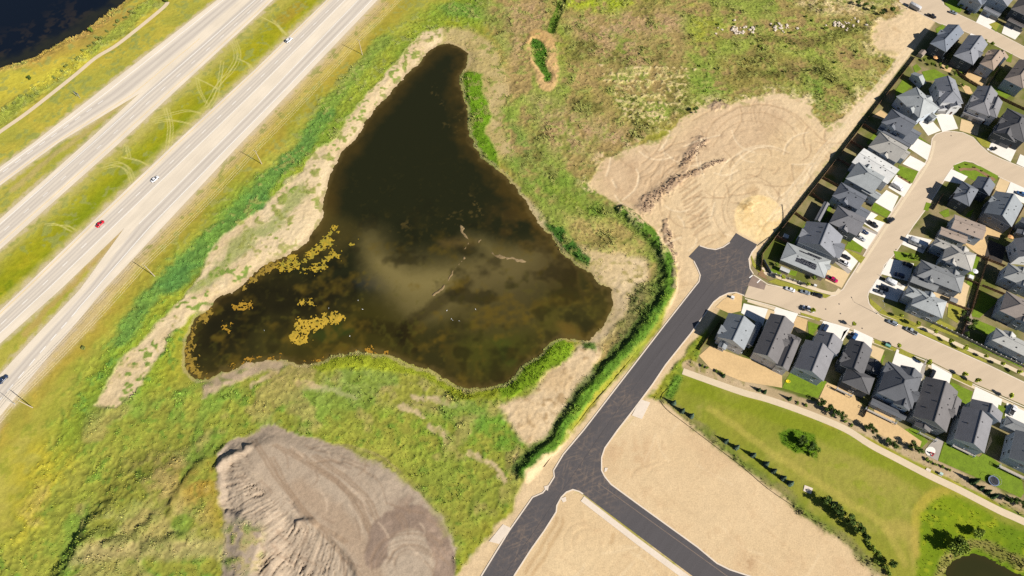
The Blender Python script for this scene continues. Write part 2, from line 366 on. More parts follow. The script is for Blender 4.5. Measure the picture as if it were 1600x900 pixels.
for q, c, a in (([(872,-40),(1020,-40),(1008,2),(985,14),(940,22),(885,14)], D(160,172,40), .9), ([(868,45),(905,60),(900,100),(880,120),(866,90)], D(146,150,60), .7), ([(1000,60),(1045,50),(1040,110),(1010,110)], D(138,142,60), .6),
                ([(780,170),(830,215),(860,260),(900,290),(960,310),(920,330),(860,315),(820,280),(795,240)], D(104,140,48), .8), ([(840,270),(900,300),(990,345),(960,350),(890,330)], D(140,148,56), .7), ([(880,330),(950,345),(1000,385),(1010,420),(960,430),(915,400)], D(176,156,96), .8),
                ([(1075,20),(1130,5),(1260,20),(1330,50),(1380,50),(1340,150),(1290,200),(1260,150),(1130,160),(1075,180)], D(146,156,68), .85), ([(1080,10),(1130,30),(1120,70),(1085,70)], D(160,158,54), .7), ([(1090,150),(1080,90),(1120,110),(1140,150)], D(110,142,50), .7),
                ([(1125,90),(1200,85),(1260,95),(1250,130),(1160,145),(1120,130)], D(138,118,66), .75), ([(1260,110),(1300,140),(1300,190),(1270,170)], D(104,142,52), .7), ([(1300,60),(1380,70),(1340,140),(1300,120)], D(176,158,96), .55), ([(1240,-40),(1400,-40),(1370,14),(1340,24),(1280,22),(1250,8)], D(222,196,150), .9)):
    F.area(q, c, 6, a, patch=(n7*0.7+n2*0.7, -0.12, 0.55))
for q in ([(1190,60),(1260,70),(1340,50)], [(1160,120),(1230,110)], [(1280,100),(1330,150)]):
    F.stroke(q, 5, D(96,96,44), 0.55, 3, warp=2.0, dens=1, th=0.8)
# pale combed rows
for k in range(8):
    y0 = 104+k*11.0+random.uniform(-2, 2); e0 = random.uniform(-8, 14); e1 = random.uniform(-14, 6)
    d = F.ldist(cr([(940+k*4+e0, y0+random.uniform(-2, 2)), (985, y0+random.uniform(0, 4)), (1030, y0+random.uniform(1, 6)), (1088-k*4+e1, y0+random.uniform(3, 8))], 4), warp=1.0)
    m = ss(1.9, .3, d+n2*.7)*ss(-.25, .2, n2*.9+n1*.7+n7*.3); F.mixc(m*.9, D(214,190,144)); F.z += .5*m; F.dens *= 1-m
F.area([(950,105),(1080,110),(1070,165),(1040,200),(985,205),(965,150)], D(200,182,124), 4, 0.9, patch=(n2+n1*0.8, 0.3, 0.25))
# oval bank with a green hollow and the grassy channel running off the top
F.area([(824,58),(842,48),(860,55),(870,75),(868,110),(862,132),(848,140),(836,130),(830,105),(822,80)], mottled(D(210,174,118), D(196,160,102), D(180,148,92)), 1.2, smooth=3, dens=0.2, dz=0.5, zsoft=2.5)
F.area([(830,66),(842,62),(853,74),(851,100),(858,120),(848,124),(840,108),(830,88)], mottled(D(86,126,36), D(70,108,34), D(120,140,40)), 0.9, smooth=3, dens=1, th=0.9, dz=-1.2, zsoft=2)
F.stroke([(882,-40),(879,0),(870,25),(862,48)], 4.5, mottled(D(92,120,30), D(76,100,28), D(110,130,36)), 1, 1.0, dz=-1.3, dens=1, th=0.8)
F.stroke([(884,-40),(882,0),(876,22)], 1.0, D(52,60,34), 0.9, 0.7, dz=-0.6)
# --- pond shore
tan = mottled(D(224,202,162), D(210,186,144), D(188,170,116))
shoreW = [(690,42),(660,52),(630,85),(600,115),(560,165),(520,225),(487,243),(455,285),(405,328),(352,368),(330,395),(305,436),(265,490),(230,525),(195,560),(170,600),(152,632),(186,638),(213,612),(230,582),(250,550),(272,515),(300,490),(360,470),(480,400),(530,300),(600,190),(690,90)]
dS, _ = F.area(shoreW, tan, 1.2, cls=5, dens=0.05, th=0.3)
F.area([(690,42),(735,44),(768,66),(784,105),(790,150),(778,200),(800,240),(770,250),(740,200),(735,110),(690,95)], mottled(D(196,174,126), D(180,160,104), D(150,144,76)), 3, 0.9, cls=5, dens=0.3)
F.area(shoreW, mottled(D(140,152,62), D(120,146,54), D(104,134,50)), 2, 0.9, patch=(n7*0.5+n2*0.9+m20*0.5, 0.52, 0.16), dens=0.5)
F.stroke([(300,455),(340,420),(420,350),(470,300)], 5, D(126,148,60), 0.65, 4, warp=2.5, dens=.6)
F.area([(800,285),(845,330),(855,345),(850,360),(825,325),(812,300)], D(214,194,150), 2, .8, cls=5)
F.area([(905,385),(960,395),(1010,405),(1005,445),(975,500),(940,535),(900,545),(955,490),(955,455),(930,430)], mottled(D(220,196,154), D(204,180,134), D(170,154,98)), 3, cls=5, dens=.1)
F.area([(910,535),(935,545),(925,590),(890,630),(855,680),(830,700),(812,688),(790,660),(782,640),(830,615),(870,580)], mottled(D(222,196,156), D(206,178,136), D(180,152,112)), 1.5, cls=5, dens=0.05, dz=0.4, zsoft=2.5)
F.area([(312,600),(335,582),(380,565),(440,562),(455,572),(420,580),(380,590),(350,600),(330,615),(318,620)], mottled(D(196,172,140), D(178,158,124), D(150,150,90)), 1.4, cls=5, dens=.1)
F.stroke([(452,285),(505,240)], 3, D(206,186,146), .6, 2, warp=1.5)
# reeds and lush edges
for q, c1, h in (([(722,112),(755,117),(757,150),(765,180),(762,210),(780,240),(776,264),(752,240),(735,212),(726,175)], D(120,160,34), 0.9),
              ([(780,605),(830,565),(868,527),(892,540),(890,562),(840,600),(800,625),(785,625)], D(134,166,36), 0.9),
              ([(490,568),(530,550),(580,548),(625,562),(680,588),(735,606),(785,606),(780,628),(720,620),(640,585),(560,570),(500,580)], D(158,168,44), 0.8),
              ([(850,345),(880,355),(900,380),(930,405),(925,416),(900,400),(870,378)], D(80,124,44), 0.9), ([(905,530),(925,535),(925,550),(908,545)], D(110,140,60), .6)):
    F.area(q, mottled(c1, c1*0.72, c1*0.5), 1.2, dens=.9, th=h*.7, dz=0.4, zsoft=1.2)
# bank between pond and road: raised, rank growth; back side painted darker for its shade
bank = [(990,445),(1015,435),(1040,395),(1052,420),(1045,470),(1020,510),(985,555),(950,590),(905,640),(870,690),(840,720),(815,740),(800,735),(830,705),(860,672),(895,625),(938,578),(960,545),(982,490)]
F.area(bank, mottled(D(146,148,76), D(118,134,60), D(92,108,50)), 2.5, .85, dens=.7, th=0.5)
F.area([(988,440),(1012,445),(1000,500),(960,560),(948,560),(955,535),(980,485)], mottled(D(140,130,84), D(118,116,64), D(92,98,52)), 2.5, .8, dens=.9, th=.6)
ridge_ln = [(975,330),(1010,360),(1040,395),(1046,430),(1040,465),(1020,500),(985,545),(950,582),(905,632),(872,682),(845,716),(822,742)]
F.stroke([(a-9, b-5) for a, b in ridge_ln], 5, mottled(D(84,108,44), D(66,90,36), D(104,124,50)), .85, 2, warp=.8, dens=.9, th=.5); F.stroke(ridge_ln, 3.6, mottled(D(104,144,42), D(84,124,40), D(120,150,50)), 0.95, 1.6, warp=.8, dens=.9, th=0.5)  # first stroke puts the ridge's shaded side into the colour as darker green
dr = F.ldist(cr(ridge_ln, 5), warp=.6); F.z += 2.0*ss(4.6, 1.0, dr)
F.stroke([(930,320),(975,345),(1010,372)], 5, D(110,144,48), 0.6, 3, warp=1.5, dens=1, th=.7)
# --- bare earth
BU0 = [(1463,32),(1440,-90),(1720,-90),(1720,600),(1170,420),(1182,400)]; dBU0 = F.sdf(BU0, pad=8, warp=False)
sand = mottled(D(226,200,160), D(216,188,146), D(202,173,132), n20*0.5+n60*0.4, n7*0.6+m7*0.4-0.1)
clear = [(922,287),(938,262),(950,248),(985,230),(1035,222),(1062,190),(1100,165),(1118,158),(1135,166),(1200,150),(1222,146),(1246,152),(1262,158),(1268,178),(1290,200),(1325,178),(1375,122),(1400,92),(1372,80),(1362,62),(1372,36),(1400,28),(1420,-40),(1500,-40),(1500,40),(1455,62),(1440,78),(1185,402),(1165,440),(1100,520),(985,650),(905,770),(840,850),(780,960),(690,960),(725,880),(800,800),(830,740),(880,690),(930,630),(1000,560),(1040,500),(1052,460),(1058,420),(1046,390),(1020,355),(985,330),(945,305)]
F.area(clear, sand, 1.2, cls=4, dens=0, th=.3)
dC = F.sdf(clear, pad=14); nrt = ss(P(0,400)[1], P(0,330)[1], F.Y); nrt = ss(P(0,420)[1], P(0,380)[1], F.Y)
F.mixc(ss(9, 0, dC)*ss(-.1, .5, n7*.8+n2*.7+n1*.3)*.8*nrt*(dBU0 > 4), sand); F.mixc(ss(-7, 0, dC)*ss(.25, .6, n2*.8+m7*.6)*.7*nrt, D(150,152,80))
F.area([(935,262),(1000,232),(1060,226),(1110,170),(1200,160),(1240,180),(1200,230),(1120,250),(1040,290),(1000,340),(960,310)], mottled(D(214,184,148), D(196,166,132), D(178,148,118)), 6, 0.6)
for q, wd, h in (([(1005,328),(1020,312),(1040,292),(1052,280)], 7, .8), ([(1052,282),(1090,268),(1130,250)], 3.5, .5), ([(1066,260),(1072,240),(1100,222)], 5, .6), ([(1112,166),(1122,160),(1132,166)], 4, .8), ([(1040,345),(1048,370),(1054,410),(1048,445)], 2.2, .5)):
    d = F.ldist(cr(q, 5), warp=1.6); m = ss(wd*.75, wd*.2, d+n2*1.2)
    F.mixc(m*0.7, mottled(D(168,142,118), D(148,122,102), D(190,160,132))); F.z += h*m*(0.6+0.9*np.abs(n1+n2*.5))
def arcs(cx, cy, rs, a0, a1, c, al, sq=0.85, wd=0.5):
    """tyre arcs: each one wanders, starts and stops where it likes"""
    for r in rs:
        b0 = a0+random.uniform(-12, 30); b1 = a1-random.uniform(-12, 40); ox, oy = random.uniform(-4, 4), random.uniform(-4, 4); g = random.uniform(-.15, .15)
        q = [(cx+ox+r*(1+g*k/8)*math.cos(R(t)), cy+oy+r*(1+g*k/8)*sq*math.sin(R(t))) for k, t in enumerate(np.linspace(b0, b1, 9))]
        F.stroke(q, wd*random.uniform(.6, 1.6), c, al*random.uniform(.2, .75), 0.45, dz=-0.08, warp=0.45, sm=4)
dk, lt = D(184,154,118), D(240,218,182)
arcs(1100, 320, (70,74,84,88,97,101,112), 175, 265, dk, .75); arcs(1075, 290, (40,44,58,62), 150, 250, dk, .7)
arcs(1180, 240, (48,53,66,71,84,89), 200, 330, dk, .65); arcs(1200, 290, (60,64,75,80), 190, 300, lt, .6); arcs(1182, 330, (46,52,56,66), 130, 310, dk, .6)
arcs(1215, 180, (25,29,40,44), 150, 300, dk, .75)
for k in range(120):
    x0 = random.uniform(950, 1300); y0 = random.uniform(165, 375); t = random.uniform(0, math.pi); L = random.uniform(15, 60); bnd = random.uniform(-.5, .5)
    bnd *= 1.6; q = [(x0+L*s_*math.cos(t+bnd*s_), y0+L*s_*math.sin(t+bnd*s_)*.8) for s_ in (0, .33, .66, 1)]
    if F.sdf is None: continue
    d = F.ldist(cr(q, 4), warp=.2); m = ss(.8, .15, d)*(F.cls == 4)*.5; F.mixc(m, dk if k % 3 else lt); F.z -= .18*m
for k in range(22):
    y0 = 238+k*5.2; q = [(1052+k*1.5+random.uniform(-4, 4), y0+20), (1075+k*1.5+random.uniform(-3, 8), y0+2)]
    d = F.ldist(q, warp=.3); m = ss(.9, .2, d)*(F.cls == 4)*.4; F.mixc(m*1.5, dk); F.z -= .2*m
F.area([(1148,338),(1152,322),(1165,310),(1185,305),(1205,310),(1220,324),(1223,342),(1214,360),(1200,372),(1183,378),(1165,368),(1152,360)], mottled(D(244,216,164), D(238,208,152), D(228,196,140)), .7, warp=False, smooth=3)
F.area([(1158,318),(1176,312),(1186,318),(1172,326),(1160,328)], D(176,144,92), 1.5, .8, patch=(n2+n1, -.1, .5), dz=.6, zsoft=2)
# haul track beside the fence
for o in (0, 7, 13):
    F.stroke([(1420+o,70),(1330+o,180),(1270+o,250),(1200+o,345)], .7, lt, .45, .7, warp=.3)
F.stroke([(1400,82),(1370,78),(1362,62),(1368,40)], 2.5, D(188,170,110), .6, 2, warp=1.5, dz=.4)
# graded lots
lot1 = [(1033,628),(1058,648),(1090,668),(1140,705),(1200,757),(1280,815),(1350,868),(1374,893),(1382,960),(1140,960),(950,790),(938,745),(940,708),(985,650),(1010,622)]
F.area(lot1, mottled(D(228,201,160), D(219,191,149), D(207,178,137), n20*.5+n60*.4, n7*.6-.3), 1.0, cls=1, dens=0)
lot2 = [(905,768),(1110,930),(1110,965),(760,965),(803,900),(830,858),(870,800),(880,775)]
F.area(lot2, mottled(D(226,199,156), D(216,187,144), D(205,175,132), n20*.5+n60*.4, n7*.6-.3), 1.0, cls=2, dens=0, warp=False)
F.area([(955,690),(1010,680),(1030,710),(1005,740),(970,740),(950,715)], D(200,166,126), 5, .55, patch=(n2+n7*.5, -.2, .6))
arcs(1040, 745, (34,52), 190, 330, D(206,176,134), .3, .5); arcs(920, 850, (28,40), 160, 300, D(200,170,126), .3)
for k in range(70):
    x0, y0 = (random.uniform(960, 1360), random.uniform(650, 900)) if k < 50 else (random.uniform(800, 1060), random.uniform(780, 900)); t = random.choice((.62, .7, 2.2, 2.3, random.uniform(0, 3.14)))+random.uniform(-.15, .15); L = random.uniform(20, 90); bnd = random.uniform(-.5, .5)
    q = [(x0+L*s_*math.cos(t+bnd*s_), y0+L*s_*math.sin(t+bnd*s_)*.9) for s_ in (-.5, -.17, .17, .5)]
    d = F.ldist(cr(q, 4), warp=.2); m = ss(.8, .15, d)*((F.cls == 1) | (F.cls == 2))*.22; F.mixc(m, D(200,170,130) if k % 3 else D(240,218,180))
lotm = ((F.cls == 1) | (F.cls == 2)); F.mixc(lotm*ss(.25, .75, n20*.8+n7*.5)*.35, D(206,174,134)); F.mixc(lotm*ss(.45, .8, n2*.8+n7*.3)*.3, D(190,160,122))
for q in ([(870,810),(850,845),(822,895)], [(880,812),(860,850),(832,900)], [(960,770),(1050,835),(1110,880)], [(1075,855),(1090,872),(1100,862)], [(958,830),(955,845),(952,848)]):
    F.stroke(q, .8, D(186,152,108), .5, .8, warp=.5)
F.area([(1160,860),(1185,870),(1180,882),(1162,876)], D(184,150,112), 1.5, .8, patch=(n2+n1*.6, -.1, .4))
# stockpile of grey-brown soil
pile = [(342,706),(358,692),(392,678),(432,667),(480,679),(540,704),(562,713),(622,752),(660,782),(682,802),(700,832),(719,858),(700,876),(722,910),(730,965),(340,965),(352,862),(350,800),(344,765),(340,730)]
pc = mottled(D(184,166,144), D(172,153,131), D(158,139,119), n20*.5+n60*.4, n7*.6-.2)
dP, mP = F.area(pile, pc, 1.0, cls=3, dens=0)
F.z += 2.2*ss(1.0, -9, dP)
F.area([(350,820),(390,815),(415,830),(420,880),(380,900),(352,880)], mottled(D(186,170,120), D(168,152,100), D(120,140,54)), 3, .9, patch=(n2+n7*.5, -.2, .5), dens=.5)
# gullied fan: upper terrace drops to the lower-left along a scarp
fan = [(352,740),(382,700),(400,742),(430,772),(462,806),(490,820),(520,838),(548,862),(560,900),(565,965),(400,965),(408,880),(415,840),(390,812),(350,800)]
fx, fy = P(440, 790)[:2]
sc_ln = cr([(345,735),(372,715),(398,742),(432,778),(464,812),(492,822),(522,842),(548,866),(560,905),(568,965)], 5)
dF = F.sdf(fan, pad=5); mF = ss(1.5, -1.5, dF)
F.z -= mF*2.4*ss(-14, -1.0, -F.ldist(sc_ln, warp=.5, pad=60))*0.0
dl = F.ldist(sc_ln, warp=.4, pad=60); drop = 1.0*ss(0, 22, dl)+1.3*ss(0, 3.5, dl)
F.z -= mF*drop
rad_a = np.arctan2(F.Y-P(560, 700)[1], F.X-P(560, 700)[0]); rad_r = np.hypot(F.X-P(560, 700)[0], F.Y-P(560, 700)[1])
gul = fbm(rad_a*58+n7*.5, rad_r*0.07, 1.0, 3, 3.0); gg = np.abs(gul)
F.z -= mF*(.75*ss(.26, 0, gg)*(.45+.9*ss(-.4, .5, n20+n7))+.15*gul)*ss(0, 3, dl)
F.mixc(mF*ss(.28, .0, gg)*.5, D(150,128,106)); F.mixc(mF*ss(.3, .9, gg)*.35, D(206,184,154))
for q, h in (([(343,735),(355,722),(372,716),(390,700)], 1.6), ([(468,818),(485,818),(492,822)], 1.3), ([(343,708),(350,700)], 1)):
    d = F.ldist(cr(q, 4), warp=.8); F.z += h*ss(2.6, .3, d)
for q in ([(395,690),(440,760),(500,830),(560,900)], [(430,700),(500,740),(560,790),(585,860)], [(425,720),(470,800),(540,850)], [(455,705),(540,770),(590,860)], [(490,715),(570,780),(600,850)]):
    for o in (0, 5):
        F.stroke([(a+o, b-o*.4) for a, b in q], .6, D(152,128,104), .6, .5, warp=.3)
F.stroke([(470,770),(510,800),(545,835),(575,880),(585,930)], 6, D(166,138,110), .45, 4, warp=.8)
F.stroke([(588,870),(592,845),(612,822),(640,812),(668,822),(686,848),(695,880),(690,920)], 8, mottled(D(150,130,114), D(138,118,102), D(160,138,120)), .95, 1.2, warp=.6)
F.area([(612,795),(640,780),(668,795),(680,825),(650,815),(620,815)], D(150,128,110), 2.5, .7, patch=(n2+n7*.5, -.3, .5))
arcs(640, 885, (22,26,34,38,44,50,54,62), 160, 350, D(148,124,102), .65); arcs(520, 800, (70,74,90,94,112,116), 250, 350, D(152,128,104), .55)
for k in range(60):
    x0 = random.uniform(380, 690); y0 = random.uniform(690, 900); t = .75+random.uniform(-.4, .4); L = random.uniform(15, 60); bnd = random.uniform(-.3, .8)
    q = [(x0+L*s_*math.cos(t+bnd*s_), y0+L*s_*math.sin(t+bnd*s_)*.9) for s_ in (0, .33, .66, 1)]
    d = F.ldist(cr(q, 4), warp=.25); m = ss(.75, .15, d)*(F.cls == 3)*.45; F.mixc(m, D(150,126,104) if k % 3 else D(206,184,158)); F.z -= .06*m
F.stroke([(560,712),(620,752),(665,785),(700,835)], 2, D(150,146,80), .5, 2, warp=1.5)
# --- parkland beside the housing
park = [(1040,622),(1060,592),(1072,586),(1160,618),(1260,652),(1360,700),(1480,765),(1600,822),(1700,870),(1700,1010),(1385,1010),(1378,900),(1350,865),(1280,813),(1200,755),(1140,703),(1090,666),(1058,646)]
F.area(park, mottled(D(150,148,54), D(132,140,44), D(162,154,74), n20*.6+n7*.3, n7*.7+m7*.3), .8, cls=6, dens=0, th=.25, warp=False)
F.area([(1200,690),(1300,690),(1440,760),(1440,800),(1420,850),(1340,800),(1250,760)], mottled(D(170,158,78), D(156,152,64), D(146,150,50)), 8, .7)
F.stroke([(1110,640),(1180,690),(1240,730),(1320,780),(1380,820),(1410,880)], 2.2, D(188,172,84), .5, 1.5, warp=.6)
F.stroke([(1075,600),(1160,630),(1260,665),(1360,712),(1440,755)], 5, D(128,140,28), .7, 3, warp=.5)
F.stroke([(1445,900),(1432,850),(1436,800),(1455,775),(1475,768)], 3, D(184,166,66), .7, 1.5, warp=.3)
F.stroke([(1440,890),(1425,840),(1400,830)], 5, D(186,164,86), .5, 4, warp=.8)
F.area([(1438,830),(1440,800),(1455,780),(1480,770),(1520,785),(1700,880),(1700,1010),(1425,1010),(1430,880)], mottled(D(126,146,20), D(104,130,20), D(150,160,30)), 1.5, .95, dens=.25, th=.35)
F.stroke([(1470,910),(1482,880),(1505,862),(1530,852),(1570,864),(1620,886)], 3, mottled(D(150,136,80), D(128,124,60), D(168,150,100)), .85, 2, warp=1.2, dens=1, th=.8)
F.area([(1218,675),(1240,668),(1275,680),(1283,705),(1278,722),(1260,716),(1238,708),(1222,692)], mottled(D(104,136,24), D(90,120,24), D(70,100,24)), .8, dens=1, th=.5)
F.stroke([(1045,620),(1060,592)], 3, D(90,128,40), .9, 1.5, dens=1, th=.5)
F.stroke([(1040,630),(1090,664),(1140,700),(1200,752),(1280,810),(1345,860),(1375,895)], 2.5, mottled(D(158,138,100), D(110,124,50), D(130,120,80)), .8, 2, warp=1.2, dens=.6)
bed = [(1072,578),(1100,588),(1160,608),(1200,620),(1260,640),(1330,670),(1400,705),(1480,745),(1600,802)]
F.stroke([(a+4, b-5) for a, b in bed], 3.5, mottled(D(196,172,136), D(180,156,120), D(140,140,70)), .9, 1, warp=.4, dens=.1)
# --- house plots
BU = [(1463,32),(1440,-90),(1720,-90),(1720,860),(1600,800),(1480,740),(1400,700),(1330,665),(1260,635),(1200,615),(1110,582),(1088,565),(1110,505),(1130,475),(1150,452),(1170,420),(1182,400)]
dBU = F.sdf(BU, pad=5, warp=False)
mBU = ss(.6, -.6, dBU)
F.mixc(mBU, mottled(D(158,142,104), D(110,114,52), D(86,102,32), n7*.9, m20*.8)); F.cls[dBU < 0] = 7; F.dens[dBU < 0] = 0.0  # ground tone darkened so the house shadows on it look deeper
F.col *= (1+np.where((F.cls == 0), .26*(.5+.5*np.clip(F.dens*3, 0, 1)), .06)*np.clip(n7*.5+n2*.6+n1*.4, -1, 1))[:, None]
F.stroke([(a+5, b-7) for a, b in bed], 4.5, mottled(D(200,176,140), D(184,160,124), D(150,140,84)), .9, 1, warp=.4)
# --- micro relief
rough = np.array([.18, .02, .03, .05, .06, .10, .05, .01])[F.cls]
rf = np.where(F.cls == 0, .3+.7*np.clip(F.dens*3, 0, 1), 1.0); rough = rough*rf
F.z += rough*(n2*1.2+n1*1.0+n7*.8) + np.where(F.cls == 0, .35*np.maximum(n7, 0)*F.dens, 0)
F.z += np.where((F.cls == 0), .22*F.dens*np.abs(n1)*1.5, 0)
F.z += np.where(F.cls == 0, (.32*n20+.18*m7)*rf, 0); F.th *= (1+1.3*ss(.2, .9, m7))
# --- water basins
dPond = F.sdf(cr(POND, 3, True), pad=40); dLake = F.sdf(LAKE, pad=40); dPool = F.sdf(POOL, pad=20)
WL = -1.0
for d, sl_ in ((dPond, 7.0), (dLake, 6.0), (dPool, 5.0)):
    t = ss(sl_, 0, d); F.z = F.z*(1-t*.85)+np.where(d > 0, WL*t*.98, 0)
    F.z = np.where(d <= 0, WL+np.maximum(d*.16, -1.6)-.01, F.z)
dens_w = np.minimum(np.minimum(dPond, dLake), dPool); F.dens[dens_w < 0] = 0
F.col[dens_w < -.5] = D(70,58,26)
m = ss(1.6, 0, np.abs(dPond-.9)); F.mixc(m*.5, D(184,160,124))
# mud bars standing out of the pond
for q, wd in (([(770,394),(785,400),(800,406),(818,409)], 3.2), ([(726,402),(718,412),(708,425),(698,440),(690,452),(675,464)], 1.7), ([(716,350),(722,362),(732,372)], 2.2), ([(732,378),(728,392)], 1.8), ([(748,376),(750,380)], 2)):
    d = F.ldist(cr(q, 4), warp=.9); t = ss(wd*.9, 0, d+n2*.7)
    F.z = np.where(t > 0, F.z*(1-t)+(WL+.22)*t, F.z); F.mixc(t, mottled(D(156,134,98), D(132,112,78), D(104,88,56)))
# --- level ground under pavements and plots
PAVED = []
NBM = ([(-120,600),(-60,545),(0,485),(37,450),(150,341),(272,225),(400,107),(510,0),(591,-80)], [(-120,650),(-60,596),(0,537),(97,450),(197,354),(330,225),(402,154),(551,0),(632,-80)])
NBR = ([(-120,712),(-60,650),(0,585),(47,534),(125,452),(196,354),(329,225),(401,154),(550,0),(631,-80)], [(-120,775),(-60,712),(0,650),(80,552),(165,450),(268,340),(375,225),(412,187),(590,0),(668,-80)])
SBM = ([(-120,452),(-60,397),(0,342),(133,224),(216,148),(300,76),(387,0),(472,-80)], [(-120,500),(-60,445),(0,390),(90,310),(185,225),(400,26),(427,0),(510,-80)])
SBR = ([(-120,360),(-60,308),(0,261),(50,225),(200,108),(339,0),(440,-80)], [(-120,390),(-60,340),(0,290),(93,222),(217,147),(302,76),(389,0),(474,-80)])
ASPH = [(1076,401),(1093,383),(1105,387),(1118,389),(1130,385),(1140,378),(1150,364),(1160,370),(1183,382),(1175,394),(1170,405),(1172,420),(1176,428),(1163,462),(1150,457),(1138,458),(1125,464),(1115,472),(1105,486),(1080,520),(1040,570),(1020,600),(990,640),(965,672),(945,700),(940,715),(940,735),(945,745),(955,757),(1000,790),(1090,855),(1120,880),(1140,890),(1180,903),(1260,925),(1240,985),(1180,960),(1082,900),(911,772),(905,768),(895,765),(885,769),(877,777),(870,790),(869,800),(850,830),(830,858),(803,900),(760,965),(700,985),(752,900),(795,830),(832,777),(848,770),(858,758),(866,745),(865,735),(880,710),(912,672),(1040,506),(1084,450),(1092,440),(1094,430),(1090,420),(1085,408)]
STREET = [(1163,464),(1212,477),(1250,491),(1285,499),(1365,528),(1405,545),(1452,563),(1525,600),(1600,633),(1720,690),(1720,655),(1600,598),(1540,569),(1440,524),(1410,510),(1380,496),(1366,487),(1357,474),(1355,463),(1357,455),(1376,429),(1381,414),(1396,398),(1411,376),(1426,353),(1447,325),(1474,283),(1486,265),(1493,256),(1507,251),(1520,253),(1532,260),(1561,276),(1600,294),(1720,350),(1720,315),(1600,263),(1560,247),(1545,240),(1530,226),(1520,215),(1505,208),(1490,206),(1475,206),(1463,210),(1457,217),(1455,232),(1448,252),(1422,289),(1395,330),(1359,384),(1338,420),(1325,440),(1318,452),(1305,462),(1290,464),(1240,451),(1220,449),(1200,446),(1176,430)]
TOPST = [(1405,2),(1440,22),(1466,36),(1500,46),(1540,63),(1600,94),(1720,150),(1720,125),(1600,73),(1549,46),(1525,35),(1497,22),(1475,8),(1468,-10),(1478,-60),(1420,-60)]
TRAIL = [(262,3),(255,12),(215,45),(180,72),(150,90),(120,115),(85,143),(40,178),(0,206),(-60,250),(-130,305)]
PATH = [(1067,580),(1100,592),(1160,613),(1200,624),(1260,645),(1320,670),(1360,695),(1400,716),(1450,742),(1500,766),(1560,797),(1600,815),(1720,872)]
for l, r in (NBM, NBR, SBM, SBR):
    d = F.sdf(l+r[::-1], pad=12, warp=False); t = ss(7, 1.0, d)
    F.z = F.z*(1-t)+(-.05)*t; F.dens *= (1-t)
    F.mixc(ss(3.2, 0, d+n2*1.2)*.75, D(208,190,160))
for q in (ASPH, STREET, TOPST):
    d = F.sdf(q, pad=8, warp=False); t = ss(4, .8, d); F.z = F.z*(1-t)+(-.03)*t; F.dens *= (1-t)
for q, wd in ((TRAIL, 1.5), (PATH, 2)):
    d = F.ldist(cr(q, 4)); t = ss(wd+2, wd, d); F.z = F.z*(1-t)+(-.04)*t; F.dens *= (1-ss(wd+.8, wd, d))
F.z[dBU < 0] = np.minimum(F.z[dBU < 0]*.3, .015)-.01
F.stroke([(20,295),(90,240),(150,195),(205,150)], 2.2, D(184,166,104), .8, 1.6, warp=.6); F.stroke([(190,365),(150,402),(100,458),(40,520)], 2.0, D(186,158,92), .7, 1.6, warp=.6); F.stroke([(206,150),(215,145)], 2.2, D(150,146,70), .9, 1)
# wheel marks drawn in the grass of the median
tk = D(206,196,118)
for q in ([(365,60),(372,85),(360,110),(340,130),(320,165)], [(358,62),(366,88),(352,115),(333,140)], [(345,95),(342,120),(335,150),(322,168)], [(372,92),(385,98),(392,108)], [(305,118),(310,140),(320,160)], [(302,120),(320,128),(338,138)],
          [(255,168),(262,195),(260,222),(253,245)], [(260,168),(266,195),(264,222),(258,245)], [(236,185),(262,178),(290,172),(312,176)], [(238,190),(265,187),(298,193)], [(165,256),(185,253),(200,262),(207,280)], [(160,262),(180,258),(196,266),(204,285)], [(190,245),(215,250),(230,258)],
          [(200,245),(195,225),(192,235)], [(95,352),(105,352),(115,358)], [(70,350),(88,350),(108,360)], [(425,30),(438,45),(448,55)], [(405,25),(430,38),(442,52)]):
    for o in (0, 4.4):
        F.stroke([(a+o, b+o*.5) for a, b in q], .12, tk, .85, .42, warp=.05)
# ------------------------------------------------------------------ terrain meshes, one per kind of ground
M_GROUND = vcmat('ground_soil_and_grass', amp=.16, scale=1.7, bump=.22, dist=.15)
a = IDX[:-1, :-1]; b = IDX[:-1, 1:]; c = IDX[1:, 1:]; d = IDX[1:, :-1]
ok = (a >= 0) & (b >= 0) & (c >= 0) & (d >= 0)
Q = np.stack([a[ok], b[ok], c[ok], d[ok]], 1); QC = F.cls[Q[:, 0]]
TV = np.stack([F.X, F.Y, F.z], 1)
TN = {0: 'ground', 1: 'graded_lot', 2: 'graded_lot', 3: 'soil_stockpile', 4: 'dirt_clearing', 5: 'pond_shore', 6: 'park_grass', 7: 'house_plots'}
for k, nm in TN.items():
    q = Q[QC == k]
    if not len(q): continue
    u, inv = np.unique(q, return_inverse=True); V = TV[u]; C = F.col[u]; q = inv.reshape(-1, 4)
    if k == 0:      # the sheet goes on to the horizon below the modelled site
        s_ = 6000; nb = len(V)
        V = np.vstack([V, [(-s_, -s_, -3.2), (s_, -s_, -3.2), (s_, s_, -3.2), (-s_, s_, -3.2)]]); C = np.vstack([C, np.tile(D(150,150,56), (4, 1))])
        q = np.vstack([q, [[nb, nb+1, nb+2, nb+3]]])
    tag(link(nm, np_mesh(nm, V, q, M_GROUND, C)), kind='structure')
